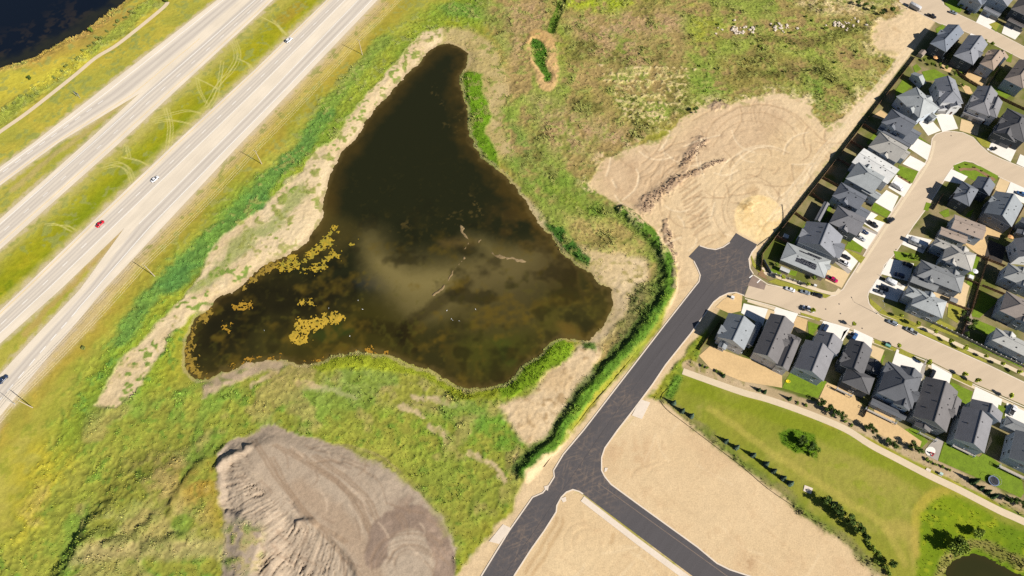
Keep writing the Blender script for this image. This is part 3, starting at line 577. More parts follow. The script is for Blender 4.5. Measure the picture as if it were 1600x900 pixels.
# ------------------------------------------------------------------ water
def watermat(name, rough):
    m, nt, b = newmat(name); N = nt.nodes; L = nt.links
    at = N.new('ShaderNodeAttribute'); at.attribute_name = 'Col'; L.new(at.outputs['Color'], b.inputs['Base Color'])
    b.inputs['Roughness'].default_value = rough; b.inputs['Specular IOR Level'].default_value = .4; b.inputs['IOR'].default_value = 1.33
    tc = N.new('ShaderNodeTexCoord'); n = N.new('ShaderNodeTexNoise'); n.inputs['Scale'].default_value = .9; n.inputs['Detail'].default_value = 3
    L.new(tc.outputs['Object'], n.inputs['Vector']); bp = N.new('ShaderNodeBump'); bp.inputs['Strength'].default_value = .05; bp.inputs['Distance'].default_value = .1
    L.new(n.outputs[0], bp.inputs['Height']); L.new(bp.outputs[0], b.inputs['Normal']); return m
M_WATER = watermat('pond_water', .12)
def water(name, dist, paint, z=WL):
    kv = dist < 3.0
    kq = kv[Q].any(1); q = Q[kq]; u, inv = np.unique(q, return_inverse=True)
    W = Field(F.X[u], F.Y[u]); W.d = dist[u]; paint(W)
    V = np.stack([W.X, W.Y, np.full(len(u), z)], 1)
    return tag(link(name, np_mesh(name, V, inv.reshape(-1, 4), M_WATER, W.col)), kind='structure')
def paint_pond(W):
    W.col[:] = D(36,37,18)
    W.mixc(ss(-11, 0, W.d+W.n7*3+W.n20*2)*.75*(.55+.45*ss(230, 190, W.Y)), D(90,70,26))
    def blob(pts, c, soft, a, patch=None): W.area(pts, c, soft, a, patch=patch, smooth=3)
    # brown weed beds of the southern half
    blob([(560,470),(700,440),(860,370),(955,450),(955,500),(890,530),(760,608),(640,575),(560,545),(460,565),(300,588),(290,540),(400,440),(470,440)], lerp(D(54,50,21), D(72,66,27), .5+W.n7*.6+W.n20*.5), 9, .9)
    blob([(760,330),(830,330),(940,440),(900,470),(820,420)], D(76,60,26), 9, .6, (W.n7+W.n20*.5, -.1, .5))
    blob([(430,560),(560,470),(640,500),(640,545),(560,545)], D(62,56,16), 8, .6)
    blob([(640,580),(700,520),(760,600)], D(74,64,22), 6, .6, (W.n7, -.1, .4)); blob([(650,500),(700,520),(680,560),(640,540)], D(88,68,20), 5, .45, (W.n7+W.n2*.5, 0, .4))
    blob([(800,480),(900,450),(950,470),(930,515),(850,520)], D(88,80,30), 6, .65, (W.n7+W.n2*.4, 0, .5)); blob([(720,540),(800,510),(830,540),(760,590)], D(74,74,22), 6, .6)
    blob([(500,300),(520,330),(560,360),(520,400),(470,410),(490,360)], D(80,70,32), 6, .6)
    blob([(870,508),(895,512),(905,525),(880,530)], D(104,84,34), 2.5, .8)
    # black deep patches
    blob([(300,560),(320,490),(400,440),(480,440),(540,450),(500,500),(420,500),(380,540)], D(28,25,13), 8, .8)
    blob([(550,440),(600,430),(620,445),(590,455)], D(42,46,44), 4, .8); blob([(610,470),(640,465),(650,480)], D(34,30,16), 4, .6)
    # milky plume of disturbed silt
    blob([(570,370),(600,400),(640,425),(720,415),(760,400),(730,370),(800,390),(840,400),(800,440),(720,440),(700,480),(640,490),(600,450),(575,420)], D(118,106,62), 8, .8)
    blob([(580,360),(620,400),(720,400),(760,440),(720,480),(640,495),(590,450)], D(112,100,58), 12, .55); blob([(590,410),(640,430),(700,430),(690,455),(630,450)], D(136,122,74), 7, .65); blob([(780,395),(860,390),(880,420),(820,470),(740,460),(720,430)], D(96,84,50), 11, .6)
    blob([(700,480),(800,470),(840,500),(760,520)], D(92,80,44), 10, .4); blob([(690,372),(740,374),(745,384),(695,382)], D(100,82,44), 3, .6)
    # weed streaks and swum channels
    for q in ([(628,530),(635,510),(650,495),(690,470),(730,440)], [(640,545),(630,530),(632,515)], [(560,505),(590,512),(620,520)]):
        W.stroke(q, 4, D(36,30,12), .6, 3, warp=.8)
    for q in ([(735,300),(745,325),(720,345),(690,340)], [(700,330),(740,320)], [(735,305),(750,330)], [(680,130),(690,170),(700,200)], [(720,205),(715,180)], [(640,350),(620,355)], [(615,355),(640,345)]):
        W.mixc(ss(3.5, .5, W.ldist(q, warp=1.5))*ss(.25, .5, W.n2*.6+W.n1*.6)*.3, D(104,88,46))
    for q, c, wd in (([(800,560),(790,540),(780,530)], D(66,74,24), 4), ([(500,520),(530,512)], D(48,62,22), 5), ([(840,480),(900,470)], D(90,74,24), 4)):
        W.stroke(q, wd, c, .6, 3, warp=1.5)
    W.mixc(ss(.35, .75, W.n2*.6+W.n1*.5+W.n7*.3)*.12*ss(260, 150, W.Y), D(104,90,36))
    W.mixc(ss(.0, .9, W.m7*.7+W.m20*.6+W.n2*.25)*.7*ss(205, 150, W.Y), D(102,84,27)); W.mixc(ss(.2, .7, W.n2*.6+W.n7*.6)*.35*ss(190, 130, W.Y), D(78,76,26)); W.mixc(ss(.05, .7, W.n7*.7+W.n20*.6)*.6*ss(230, 160, W.Y), D(27,25,12))
    W.mixc(ss(-3, 0, W.d+W.n2)*.45, D(104,88,48))
def paint_lake(W):
    W.col[:] = D(15,22,33)
    W.mixc(ss(-13, -1, W.d+W.n7*4)*.7, D(50,50,34)); W.mixc(ss(-3, 0, W.d+W.n2)*.5, D(30,28,16))
    W.mixc(ss(.2, .7, W.n7+W.n2*.5)*.5*ss(40, 10, -W.d)*ss(4, 12, -W.d), D(58,50,40))
def paint_pool(W):
    W.col[:] = lerp(D(66,62,28), D(52,52,24), .5+W.n20*.7); W.mixc(ss(-3, 0, W.d)*.6, D(60,54,26))
water('pond', dPond, paint_pond); water('lake', dLake, paint_lake); water('stormwater_pool', dPool, paint_pool)
# yellow algae mats floating on the pond
def algae(name, polys, thr, cols, st=.24):
    w_ = np.vstack([PW(q) for q in polys]); lo, hi = w_.min(0)-2, w_.max(0)+2
    ax, ay = np.meshgrid(np.arange(lo[0], hi[0], st, dtype=np.float32), np.arange(lo[1], hi[1], st, dtype=np.float32)); A = Field(ax.ravel(), ay.ravel())
    dm = np.full(len(A.X), 1e3, np.float32)
    for q in polys: dm = np.minimum(dm, A.sdf(q, pad=6))
    hf = fbm(A.X, A.Y, .6, 2, 3.0); dp = A.sdf(cr(POND, 3, True), pad=8)
    msk = (dm*.8+1.3*A.n2+1.1*A.n1+1.2*A.n7+.7*hf < thr) & (hf+A.n1*.6 < .75) & (dp < .5)
    ii = np.arange(ax.size).reshape(ax.shape); q = np.stack([ii[:-1, :-1].ravel(), ii[:-1, 1:].ravel(), ii[1:, 1:].ravel(), ii[1:, :-1].ravel()], 1); q = q[msk[q].all(1)]
    if not len(q): return
    u, inv = np.unique(q, return_inverse=True)
    V = np.stack([A.X[u], A.Y[u], WL+.04+.1*np.abs(A.n2[u])+.07*np.abs(hf[u])], 1)
    tag(link(name, np_mesh(name, V, inv.reshape(-1, 4), M_GROUND, lerp(cols[0], cols[1], .5+A.n2[u]*.6+hf[u]*.5))), kind='stuff')
algae('algae_mat', [[(432,418),(445,402),(460,402),(463,412),(450,425),(440,428)], [(475,404),(500,375),(520,355),(526,362),(515,385),(495,402),(480,412),(465,412)], [(470,420),(500,412),(520,395),(530,398),(515,412),(495,424),(470,428)], [(545,380),(553,378),(554,384),(547,384)]], .25, (D(182,152,48), D(150,140,52)))
algae('algae_mat', [[(455,522),(465,498),(485,496),(500,490),(534,488),(538,492),(510,505),(495,510),(480,530),(468,534),(458,530)], [(465,468),(474,466),(474,474),(466,474)], [(476,470),(484,468),(484,474)]], .15, (D(194,160,56), D(156,136,48)))
algae('algae_mat', [[(345,508),(360,502),(362,512),(350,522)], [(362,480),(372,478),(368,490)], [(375,472),(398,468),(395,482),(380,480)], [(350,570),(360,558),(372,556),(362,568)]], -.3, (D(176,138,46), D(150,114,34)))
algae('algae_mat', [[(288,572),(286,550),(296,515),(312,492),(330,478),(335,482),(318,500),(302,525),(297,555),(300,575),(318,584),(305,588)], [(380,448),(400,430),(420,410),(430,408),(415,425),(395,445)]], .1, (D(158,130,52), D(128,108,42)))
algae('algae_mat', [[(360,570),(380,560),(410,553),(445,552),(440,560),(400,564)], [(555,546),(575,542),(600,548),(580,549)], [(475,565),(500,555),(505,560)]], -.6, (D(170,128,44), D(150,112,36)))
# ------------------------------------------------------------------ highway
M_PAVE = vcmat('highway_pavement', amp=.06, scale=2.5, bump=.05, rough=.8)
M_WHITE = mat('road_paint_white', D(252,248,240), .6, .08, 3)
M_YELLOW = mat('road_paint_yellow', D(244,206,120), .6, .12, 3)
def resample(q, n, k=0):
    w_ = PW(q); s_ = np.r_[0, np.cumsum(np.hypot(*(w_[1:]-w_[:-1]).T))]; t = np.linspace(0, s_[-1], n)
    return np.stack([np.interp(t, s_, w_[:, 0]), np.interp(t, s_, w_[:, 1])], 1)
def at_frac(lr, f, y0=None, y1=None, n=60):
    """line running at a fraction f of a carriageway's width"""
    A, B = lr; ys = np.linspace(-80 if y0 is None else y0, 900 if y1 is None else y1, n); out = []
    a = np.array(sorted(A, key=lambda p: p[1])); b = np.array(sorted(B, key=lambda p: p[1]))
    for y in ys:
        xa = np.interp(y, a[:, 1], a[:, 0]); xb = np.interp(y, b[:, 1], b[:, 0]); fr = f(y) if callable(f) else f
        out.append((xa+(xb-xa)*fr, y))
    return out
def carriageway(name, lr, colf, z=.046):
    n = 420; nc = 34; A, B = lr
    ys = np.linspace(max(A[-1][1], B[-1][1]), min(A[0][1], B[0][1]), n)
    V = []; U = []; 
    rows = []
    for f in np.linspace(0, 1, nc): rows.append(PW(at_frac(lr, f, ys[0], ys[-1], n)))
    G = np.stack(rows, 1); V = np.zeros((n, nc, 3)); V[:, :, :2] = G; V[:, :, 2] = z
    wd = np.hypot(*(G[:, -1]-G[:, 0]).T)
    fr = np.tile(np.linspace(0, 1, nc), (n, 1)); yy = np.tile(ys[:, None], (1, nc))
    al = G[..., 0]*math.cos(R(59.5))+G[..., 1]*math.sin(R(59.5)); cs = -G[..., 0]*math.sin(R(59.5))+G[..., 1]*math.cos(R(59.5))
    C = colf(fr.ravel(), yy.ravel(), al.ravel(), cs.ravel())
    i = np.arange(n*nc).reshape(n, nc); q = np.stack([i[:-1, :-1].ravel(), i[1:, :-1].ravel(), i[1:, 1:].ravel(), i[:-1, 1:].ravel()], 1)
    return tag(link(name, np_mesh(name, V.reshape(-1, 3), q, M_PAVE, C)), kind='structure')
BEI, LANE, WEAR = D(232,218,196), D(218,207,191), D(198,187,174)
def lanes(segs, tint=BEI):
    def f(fr, yy, al, cs):
        n_a = fbm(al*.06, cs*1.1, 1.0, 3, 2.0); n_b = fbm(al, cs, 9, 2, 4.0)
        c = np.tile(tint, (len(fr), 1))*(1+.05*n_b)[:, None]
        for a, b in segs:
            a_ = a(yy) if callable(a) else a; b_ = b(yy) if callable(b) else b
            t = (fr-a_)/(b_-a_); m = ss(-.06, .1, t)*ss(1.06, .9, t)
            wh = np.maximum(ss(.16, .04, np.abs(t-.27)), ss(.16, .04, np.abs(t-.73)))
            c = c*(1-m[:, None])+LANE*m[:, None]
            c = c*(1-(m*wh*.75)[:, None])+WEAR*(m*wh*.75)[:, None]
        return c*(1+.07*n_a)[:, None]
    return f
lp = lambda a, b: (lambda y: np.interp(y, [0, 448], [a, b]))
hw1 = carriageway('highway', NBM, lanes([(lp(.25,.2), lp(.47,.42)), (lp(.47,.42), lp(.7,.66))]))
hw2 = carriageway('exit_ramp', NBR, lanes([(lp(.22,.3), lp(.78,.68))]), .04)
hw3 = carriageway('highway', SBM, lanes([(lp(.1,.2), lp(.42,.45)), (lp(.42,.45), lp(.72,.72))]))
hw4 = carriageway('exit_ramp', SBR, lanes([(.25, lp(.7,.85))]), .04)
def paint_line(lr, f, parent, m=M_WHITE, y0=-78, y1=900, wd=.3, name='lane_line'):
    ribbon(name, at_frac(lr, f, y0, y1, 40), wd, .058, m, None, parent=parent)
def paint_dash(lr, f, parent, y0, y1, L=3.2, gap=9.0, wd=.28):
    w_ = PW(at_frac(lr, f, y0, y1, 200)); s_ = np.r_[0, np.cumsum(np.hypot(*(w_[1:]-w_[:-1]).T))]; t = 0
    me = MB(); me.face([(-L/2, -wd/2, 0), (L/2, -wd/2, 0), (L/2, wd/2, 0), (-L/2, wd/2, 0)]); me = me.mesh('lane_dash', M_WHITE)
    while t < s_[-1]:
        x = np.interp(t, s_, w_[:, 0]); y = np.interp(t, s_, w_[:, 1]); x2 = np.interp(t+1, s_, w_[:, 0]); y2 = np.interp(t+1, s_, w_[:, 1])
        if abs(x2-x)+abs(y2-y) > .1: link('lane_dash', me, parent, (x, y, .058), math.atan2(y2-y, x2-x))
        t += L+gap
ymb = lambda lr: max(p[1] for p in lr[0])-4
paint_line(NBM, .1, hw1, M_YELLOW, y1=590, wd=.22); paint_line(NBM, lp(.72,.66), hw1, y1=590); paint_dash(NBM, lp(.47,.42), hw1, -70, 590)
paint_line(NBR, lp(.25,.3), hw2, y1=350); paint_line(NBR, lp(.78,.62), hw2, y1=486, wd=.35); paint_dash(NBR, .64, hw2, 490, 700, 3.6, 3.2, .4)
paint_line(SBM, lp(.42-.12,.14), hw3, y1=440, wd=.35); paint_line(SBM, lp(.86,.78), hw3, M_YELLOW, y1=440, wd=.2); paint_dash(SBM, lp(.58,.48), hw3, -70, 440)
paint_line(SBR, .2, hw4, y1=350, wd=.4); paint_line(SBR, .86, hw4, M_YELLOW, y0=60, y1=350, wd=.2); paint_dash(SBR, .38, hw4, 160, 350, 3.5, 4, .35)
# ------------------------------------------------------------------ streets, paths, kerbs
def asphalt_mat():
    m, nt, b = newmat('fresh_asphalt'); N = nt.nodes; L = nt.links; b.inputs['Roughness'].default_value = .8
    tc = N.new('ShaderNodeTexCoord')
    def nz(sc, det, rot=None, st=None):
        src = tc.outputs['Object']
        if rot is not None:
            mp = N.new('ShaderNodeMapping'); mp.vector_type = 'TEXTURE'; mp.inputs['Rotation'].default_value = (0, 0, rot); mp.inputs['Scale'].default_value = (st, 1, 1); L.new(src, mp.inputs[0]); src = mp.outputs[0]
        n = N.new('ShaderNodeTexNoise'); n.inputs['Scale'].default_value = sc; n.inputs['Detail'].default_value = det; n.inputs['Roughness'].default_value = .6; L.new(src, n.inputs['Vector']); return n.outputs[0]
    def mth(op, a, c):
        n = N.new('ShaderNodeMath'); n.operation = op
        for i, v in enumerate((a, c)):
            if isinstance(v, (int, float)): n.inputs[i].default_value = v
            else: L.new(v, n.inputs[i])
        return n.outputs[0]
    def rng(v, a, c, d=0.0, e=1.0):
        n = N.new('ShaderNodeMapRange'); n.interpolation_type = 'SMOOTHSTEP'; n.inputs[1].default_value = a; n.inputs[2].default_value = c; n.inputs[3].default_value = d; n.inputs[4].default_value = e; L.new(v, n.inputs[0]); return n.outputs[0]
    streak = nz(.55, 4, R(51), 14); fine = nz(2.5, 4)
    shade = mth('ADD', rng(streak, .3, .7, .95, 1.06), rng(fine, .3, .7, -.1, .1))
    sc_ = N.new('ShaderNodeVectorMath'); sc_.operation = 'SCALE'; sc_.inputs[0].default_value = tuple(D(86,82,83)); L.new(shade, sc_.inputs['Scale']); colr = sc_.outputs[0]
    dust = None
    for (px, py), rad in (((900,722), 26), ((968,628), 16), ((1135,412), 20), ((925,760), 22), ((820,850), 24), ((1160,440), 16)):
        ds = N.new('ShaderNodeVectorMath'); ds.operation = 'DISTANCE'; ds.inputs[1].default_value = P(px, py); L.new(tc.outputs['Object'], ds.inputs[0])
        f = rng(ds.outputs['Value'], rad, 2, 0, 1); dust = f if dust is None else mth('MAXIMUM', dust, f)
    pat = mth('ADD', rng(nz(.9, 5, R(20), 5), .46, .68), rng(nz(.8, 5, R(75), 6), .5, .7)); pat = mth('ADD', pat, rng(nz(1.0, 5, R(-40), 6), .52, .72))
    fac = mth('MINIMUM', mth('MULTIPLY', mth('MULTIPLY', dust, pat), .19), .3)
    mx = N.new('ShaderNodeMix'); mx.data_type = 'RGBA'; L.new(fac, mx.inputs[0]); L.new(colr, mx.inputs[6]); mx.inputs[7].default_value = (*D(178,150,122), 1); L.new(mx.outputs[2], b.inputs['Base Color'])
    return m
M_ASPH = asphalt_mat()
M_STREET = mat('street_concrete', D(212,191,163), .85, .1, .35, stretch=(R(-28), 5, 1), scale2=.1)
M_KERB = mat('kerb_concrete', D(232,216,196), .8, .1, 1.5)
M_WALK = mat('sidewalk_concrete', D(228,208,176), .85, .08, .6)
M_DRIVE = mat('driveway_concrete', D(248,241,230), .8, .07, .5)
M_DRIVEB = mat('driveway_tan_concrete', D(226,198,152), .85, .09, .6)
M_SLAB = mat('grey_slab', D(176,168,158), .85, .1, .6)
M_GRAVEL = mat('path_gravel', D(224,204,172), .9, .08, 1.2)
M_LAWN = mat('lawn_turf', D(116,140,28), .95, .32, 1.6, bump=.4, scale2=.35)
M_LAWNY = mat('dry_lawn_turf', D(156,152,56), .95, .3, 1.6, bump=.4, scale2=.35)
M_DIRT = mat('yard_earth', D(222,188,136), .95, .14, .9, bump=.3)
M_MULCH = mat('bark_mulch', D(150,118,84), .95, .3, 1.8, bump=.4)
M_ROCK = mat('rock_bed', D(176,160,140), .95, .3, 2.2, bump=.4)
M_BLACKG = mat('dark_topsoil', D(72,64,58), .95, .2, 1.0, bump=.3)
asph = sheet('asphalt_road', ASPH, .02, M_ASPH)
ribbon('asphalt_seam', [(1165,375),(1130,420),(1060,510),(965,640),(890,750),(800,880),(780,910)], .2, .026, mat('asphalt_seam', D(78,74,75), .8, .2, 1), None, parent=asph)
ribbon('asphalt_seam', [(935,755),(1000,802),(1075,856),(1150,910)], .3, .026, mat('dusty_seam', D(128,112,100), .9, .3, 2), None, parent=asph)
for q in ([(1084,408),(1090,420),(1094,430),(1092,440),(1084,450),(1040,506),(912,672),(880,710),(865,735),(866,745),(858,758),(848,770),(832,777),(795,830),(752,900),(715,960)],
          [(1163,462),(1150,457),(1138,458),(1125,464),(1115,472),(1105,486),(1080,520),(1040,570),(1020,600),(990,640),(965,672),(945,700),(940,715),(940,735),(945,745),(955,757),(1000,790),(1090,855),(1120,880),(1140,890),(1180,903),(1260,925)],
          [(803,900),(830,858),(850,830),(869,800),(870,790),(877,777),(885,769),(895,765),(905,768),(911,772)], [(1093,384),(1105,388),(1118,390),(1130,386),(1140,379)], [(1182,386),(1175,394),(1170,405),(1172,420),(1177,428)]):
    ribbon('kerb', q, .55, .13, M_KERB, height=.15)
ribbon('sidewalk', [(913,775),(1000,842),(1084,904),(1150,955)], 2.4, .12, M_KERB, height=.1, off=-1.4)
for q in ([(1001,624),(1016,629),(1003,655),(987,649)], [(786,819),(798,825),(780,850),(764,846)], [(945,731),(950,731),(948,736),(944,738)], [(850,760),(858,758),(856,767),(851,764)], [(876,779),(884,776),(885,783),(880,785)]):
    sheet('concrete_pad', q, .14, M_KERB, thick=.16)
street = sheet('residential_street', STREET, .025, M_STREET); sheet('residential_street', TOPST, .025, M_STREET)
sheet('paver_crossing', [(1176,430),(1197,444),(1194,453),(1168,446)], .03, mat('brown_pavers', D(150,130,116), .9, .2, 3))
for q in ([(1171,434),(1176,430)], [(1183,442),(1189,436)]): ribbon('stop_line', q, .5, .036, M_WHITE, None, parent=street)
ribbon('walking_trail', TRAIL, 2.6, .03, M_GRAVEL, smooth_n=4); ribbon('walking_path', PATH, 3.1, .03, M_GRAVEL, smooth_n=4)
KB = [([(1164,466),(1212,479),(1250,493),(1285,501),(1365,530),(1405,547),(1452,565),(1525,602),(1600,635),(1720,692)], -.2),
      ([(1378,496),(1410,510),(1440,524),(1540,569),(1600,598),(1720,655)], .2),
      ([(1378,496),(1366,487),(1357,474),(1355,463),(1357,455),(1376,429),(1381,414),(1396,398),(1411,376),(1426,353),(1447,325),(1474,283),(1486,265),(1493,256),(1507,251),(1520,253),(1532,260),(1561,276),(1600,294),(1720,350)], -.2),
      ([(1177,430),(1200,445),(1220,449),(1240,451),(1290,464),(1305,462),(1318,452),(1325,440),(1338,420),(1359,384),(1395,330),(1422,289),(1448,252),(1455,232),(1457,217),(1463,210),(1475,206),(1490,206),(1505,208),(1520,215),(1530,226),(1545,240),(1560,247),(1600,263),(1720,315)], .2),
      ([(1405,2),(1440,22),(1466,36),(1500,46),(1540,63),(1600,94),(1720,150)], 0), ([(1468,-12),(1475,8),(1497,22),(1525,35),(1549,46),(1600,73),(1720,125)], 0)]
for q, of in KB: ribbon('kerb', q, .5, .05, M_KERB, height=.07, off=of)
for q, wd in (([(1168,470),(1205,481),(1245,492)], 1.4), ([(1285,509),(1335,525)], 1.5), ([(1320,517),(1395,546)], 1.5), ([(1450,571),(1530,609),(1600,641),(1720,700)], 1.5), ([(1192,418),(1197,427),(1225,436),(1250,444),(1300,459),(1312,452)], 1.8),
              ([(1362,473),(1369,484),(1385,492),(1420,505),(1445,514),(1500,540),(1564,568),(1620,595),(1720,645)], 1.9), ([(1338,426),(1360,393),(1397,336),(1425,294)], 1.3), ([(1425,294),(1450,256),(1458,232),(1460,220)], 1.3)):
    ribbon('sidewalk', q, wd, .055, M_WALK, height=.06, smooth_n=3)
DRIVES = """1162,474 1200,483 1192,509 1158,489;1212,480 1247,490 1238,509 1204,496;1287,501 1328,513 1313,540 1276,521;1334,514 1364,528 1361,546 1334,532;1401,546 1447,570 1440,595 1393,570;1455,568 1487,585 1482,604 1458,594;1524,604 1566,624 1561,645 1518,624;1573,629 1612,648 1605,665 1570,650
1320,391 1345,402 1330,423 1306,405;1341,355 1370,365 1354,390 1328,372;1361,331 1386,343 1371,363 1348,348;1385,297 1404,307 1393,331 1367,316;1400,273 1425,287 1412,308 1388,293;1422,243 1447,256 1436,268 1410,256;1431,215 1455,228 1449,251 1419,231;1434,190 1454,186 1470,204 1450,212;1462,180 1486,174 1497,201 1472,206;1551,216 1588,234 1579,253 1542,234;1594,241 1640,262 1630,275 1588,256
1486,264 1512,276 1502,288 1474,282;1579,284 1640,312 1630,330 1570,306;1417,366 1456,375 1442,396 1409,382;1390,404 1428,412 1420,440 1376,428;1370,436 1416,445 1402,472 1358,457
1532,21 1557,34 1547,46 1525,35;1570,37 1596,50 1586,62 1565,52;1607,56 1640,70 1630,84 1600,72;1485,40 1506,52 1500,56 1480,46;1517,52 1532,58 1528,64 1512,60""".replace('\n', ';').split(';')
def pp(s_): return [tuple(float(v) for v in t.split(',')) for t in s_.split()]
for k, s_ in enumerate(DRIVES): sheet('driveway', pp(s_), .06+.003*(k % 3), M_DRIVE, thick=.08)
for s_ in "1295,413 1328,427 1315,450 1289,438;1502,186 1531,195 1527,212 1499,204;1362,539 1382,547 1375,565 1360,556;1562,278 1578,285 1569,305 1554,296;1200,483 1211,487 1204,500 1194,500".split(';'): sheet('driveway', pp(s_), .067, M_DRIVEB, thick=.08)
for s_ in "1460,440 1475,448 1510,465 1508,478 1492,488 1477,478 1455,462;1505,440 1515,447 1508,470 1500,460;1448,560 1440,575 1436,590 1443,592;1370,428 1376,432 1413,445 1408,448;1300,406 1306,405 1330,424 1325,428;1340,354 1345,352 1372,364 1370,367;1548,680 1538,712 1550,690;1450,697 1465,682 1474,690 1465,720 1448,712".split(';'):
    sheet('patio', pp(s_), .073, M_SLAB if s_.startswith(('1448,5', '1370', '1300', '1340', '1450')) else M_DRIVEB, thick=.08)
GRASS = """1330,370 1352,380 1345,395 1320,388;1361,328 1385,340 1392,332 1366,316;1404,258 1435,268 1425,287 1402,272;1428,207 1432,214 1455,227 1448,222;1489,259 1507,252 1532,260 1560,275 1553,287 1528,285 1508,276 1492,266;1264,528 1261,524 1256,534 1270,524 1281,508 1262,502;1312,532 1325,514 1318,518 1312,535;1240,574 1230,590 1222,606 1250,615 1278,622 1292,596;1486,597 1520,612 1514,634 1490,622 1480,606;1560,632 1572,637 1564,648 1558,642;1476,690 1466,720 1530,748 1595,778 1600,770 1596,748 1545,712 1538,707 1530,714;1405,672 1430,668 1450,690 1440,700 1420,700;1366,548 1383,556 1378,570 1376,560
1237,378 1262,345 1278,356 1248,385 1227,378;1274,345 1290,318 1302,322 1284,350;1296,314 1312,288 1318,292 1300,318;1314,285 1332,258 1340,262 1322,284;1336,252 1350,230 1358,234 1344,258;1354,224 1372,200 1380,210 1362,232;1400,140 1412,122 1424,134 1410,148 1398,156;1440,112 1460,108 1482,120 1470,126 1446,126;1426,104 1432,100 1440,108 1430,114;1495,108 1506,112 1504,120 1492,118;1545,140 1552,135 1582,148 1570,156;1510,445 1520,400 1532,400 1518,447;1527,470 1533,455 1560,470 1530,497 1517,494;1522,498 1556,512 1548,528 1520,512;1512,530 1560,552 1600,568 1596,575 1520,538
1396,392 1430,397 1438,408 1400,406;1447,316 1455,318 1450,330 1443,328;1467,332 1482,326 1484,338 1476,340;1512,332 1522,326 1516,340 1508,338;1200,424 1212,416 1225,420 1218,430;1232,422 1246,424 1243,432 1230,428;1476,5 1490,-4 1505,12 1500,20 1486,16;1550,44 1558,34 1564,38 1556,50;1574,88 1582,84 1580,98 1572,96;1462,45 1473,38 1478,44 1464,54;1538,66 1544,68 1538,76""".replace('\n', ';').split(';')
for k, s_ in enumerate(GRASS): sheet('lawn', pp(s_), .035+.004*(k % 4), M_LAWN)
DRYG = """1358,465 1384,487 1420,500 1440,509 1432,512 1375,490 1360,476;1452,510 1468,500 1492,512 1498,528 1470,518;1482,470 1505,484 1496,505 1480,495;1200,440 1212,436 1262,452 1298,462 1290,466 1236,452;1172,395 1180,412 1195,424 1188,428 1176,415;1545,38 1556,34 1562,38 1556,48;1385,498 1440,522 1540,567 1545,565 1480,534 1410,502;1320,388 1352,402 1345,412 1322,392;1406,544 1430,556 1424,560 1404,552;1250,488 1284,498 1280,502 1252,492;1366,530 1402,545 1398,549 1366,536;1488,583 1520,598 1518,604 1488,590;1365,342 1372,336 1392,346 1388,350;1525,215 1550,218 1545,232 1534,228""".replace('\n', ';').split(';')
for k, s_ in enumerate(DRYG): sheet('lawn', pp(s_), .05+.004*(k % 4), M_LAWNY)
EARTH = """1292,598 1330,612 1352,640 1400,662 1440,690 1436,702 1380,682 1330,656 1276,630;1092,556 1110,540 1160,558 1200,570 1222,582 1222,606 1160,596 1110,576;1160,460 1150,458 1130,468 1118,480 1140,490 1158,486;1245,494 1262,500 1258,520 1246,520 1238,510;1290,600 1315,608 1340,622 1335,645 1280,622;1530,345 1566,362 1560,375 1545,370 1538,390 1520,390;1506,380 1535,372 1560,385 1580,390 1540,405 1520,392;1506,115 1520,108 1545,122 1538,138 1515,128;1362,182 1376,172 1388,180 1380,188;1500,130 1515,136 1520,146 1510,148;1472,100 1488,106 1484,114 1470,108;1365,640 1400,650 1396,668 1372,662""".replace('\n', ';').split(';')
for k, s_ in enumerate(EARTH): sheet('bare_yard', pp(s_), .03+.004*(k % 4), M_DIRT)
for s_ in "1545,374 1572,386 1565,412 1538,402;1570,395 1576,388 1574,405".split(';'): sheet('topsoil_bed', pp(s_), .052, M_BLACKG)
for s_ in "1498,264 1506,262 1515,263 1524,262 1540,270 1556,280 1553,284 1538,274 1524,266 1514,267 1506,266 1500,268;1405,274 1410,278 1424,286 1422,288 1402,276;1184,430 1200,438 1190,420".split(';'): sheet('mulch_bed', pp(s_), .056, M_MULCH)
for s_ in "1512,470 1520,500 1508,530 1500,525 1510,500".split(';'): sheet('rock_bed', pp(s_), .056, M_ROCK)
# ------------------------------------------------------------------ houses
ROOFS = {k: mat('roof_shingle_'+k, D(*c), .9, .14, 2.2, rnd=0.0, bump=.25, scale2=.3) for k, c in dict(charcoal=(104,101,102), slate=(122,123,128), grey=(148,147,145), light=(174,172,167), pale=(206,205,201), taupe=(156,140,128)).items()}
CAPS = {k: mat('ridge_cap_'+k, D(*c), .9, .1, 2) for k, c in dict(charcoal=(98,96,98), slate=(112,112,116), grey=(132,131,130), light=(156,155,150), pale=(190,190,186), taupe=(140,127,117)).items()}
WALLS = {k: mat('siding_'+k, D(*c), .8, .05, 1.5) for k, c in dict(white=(226,226,226), mist=(188,198,208), blue=(120,140,160), sand=(204,190,168), steel=(150,154,158), dark=(86,92,98)).items()}
RB = dict(charcoal=(108,105,105), slate=(130,132,138), grey=(152,152,151), light=(178,177,172), pale=(208,207,203), taupe=(160,144,131))
for k, c in RB.items():
    for v, (f, tb) in enumerate(((.93, 2), (1.0, -3), (1.07, 0), (1.0, 5))):
        cc_ = (c[0]*f-tb, c[1]*f, c[2]*f+tb)
        ROOFS[k+str(v)] = mat('roof_shingle_%s_%d' % (k, v), D(*cc_), .9, .16, 2.2, bump=.25, scale2=.3); CAPS[k+str(v)] = mat('ridge_cap_%s_%d' % (k, v), D(*(x*.93 for x in cc_)), .9, .1, 2)
M_TRIM = mat('white_trim', D(236,236,234), .6, .04, 2)
M_GLASS = mat('window_glass', (.02, .026, .034), .12, .1, 1, spec=.6)
M_VENT = mat('vent_black', D(48,48,50), .7, .1, 2)
M_GDOOR = mat('garage_door', D(150,148,146), .6, .06, 1)
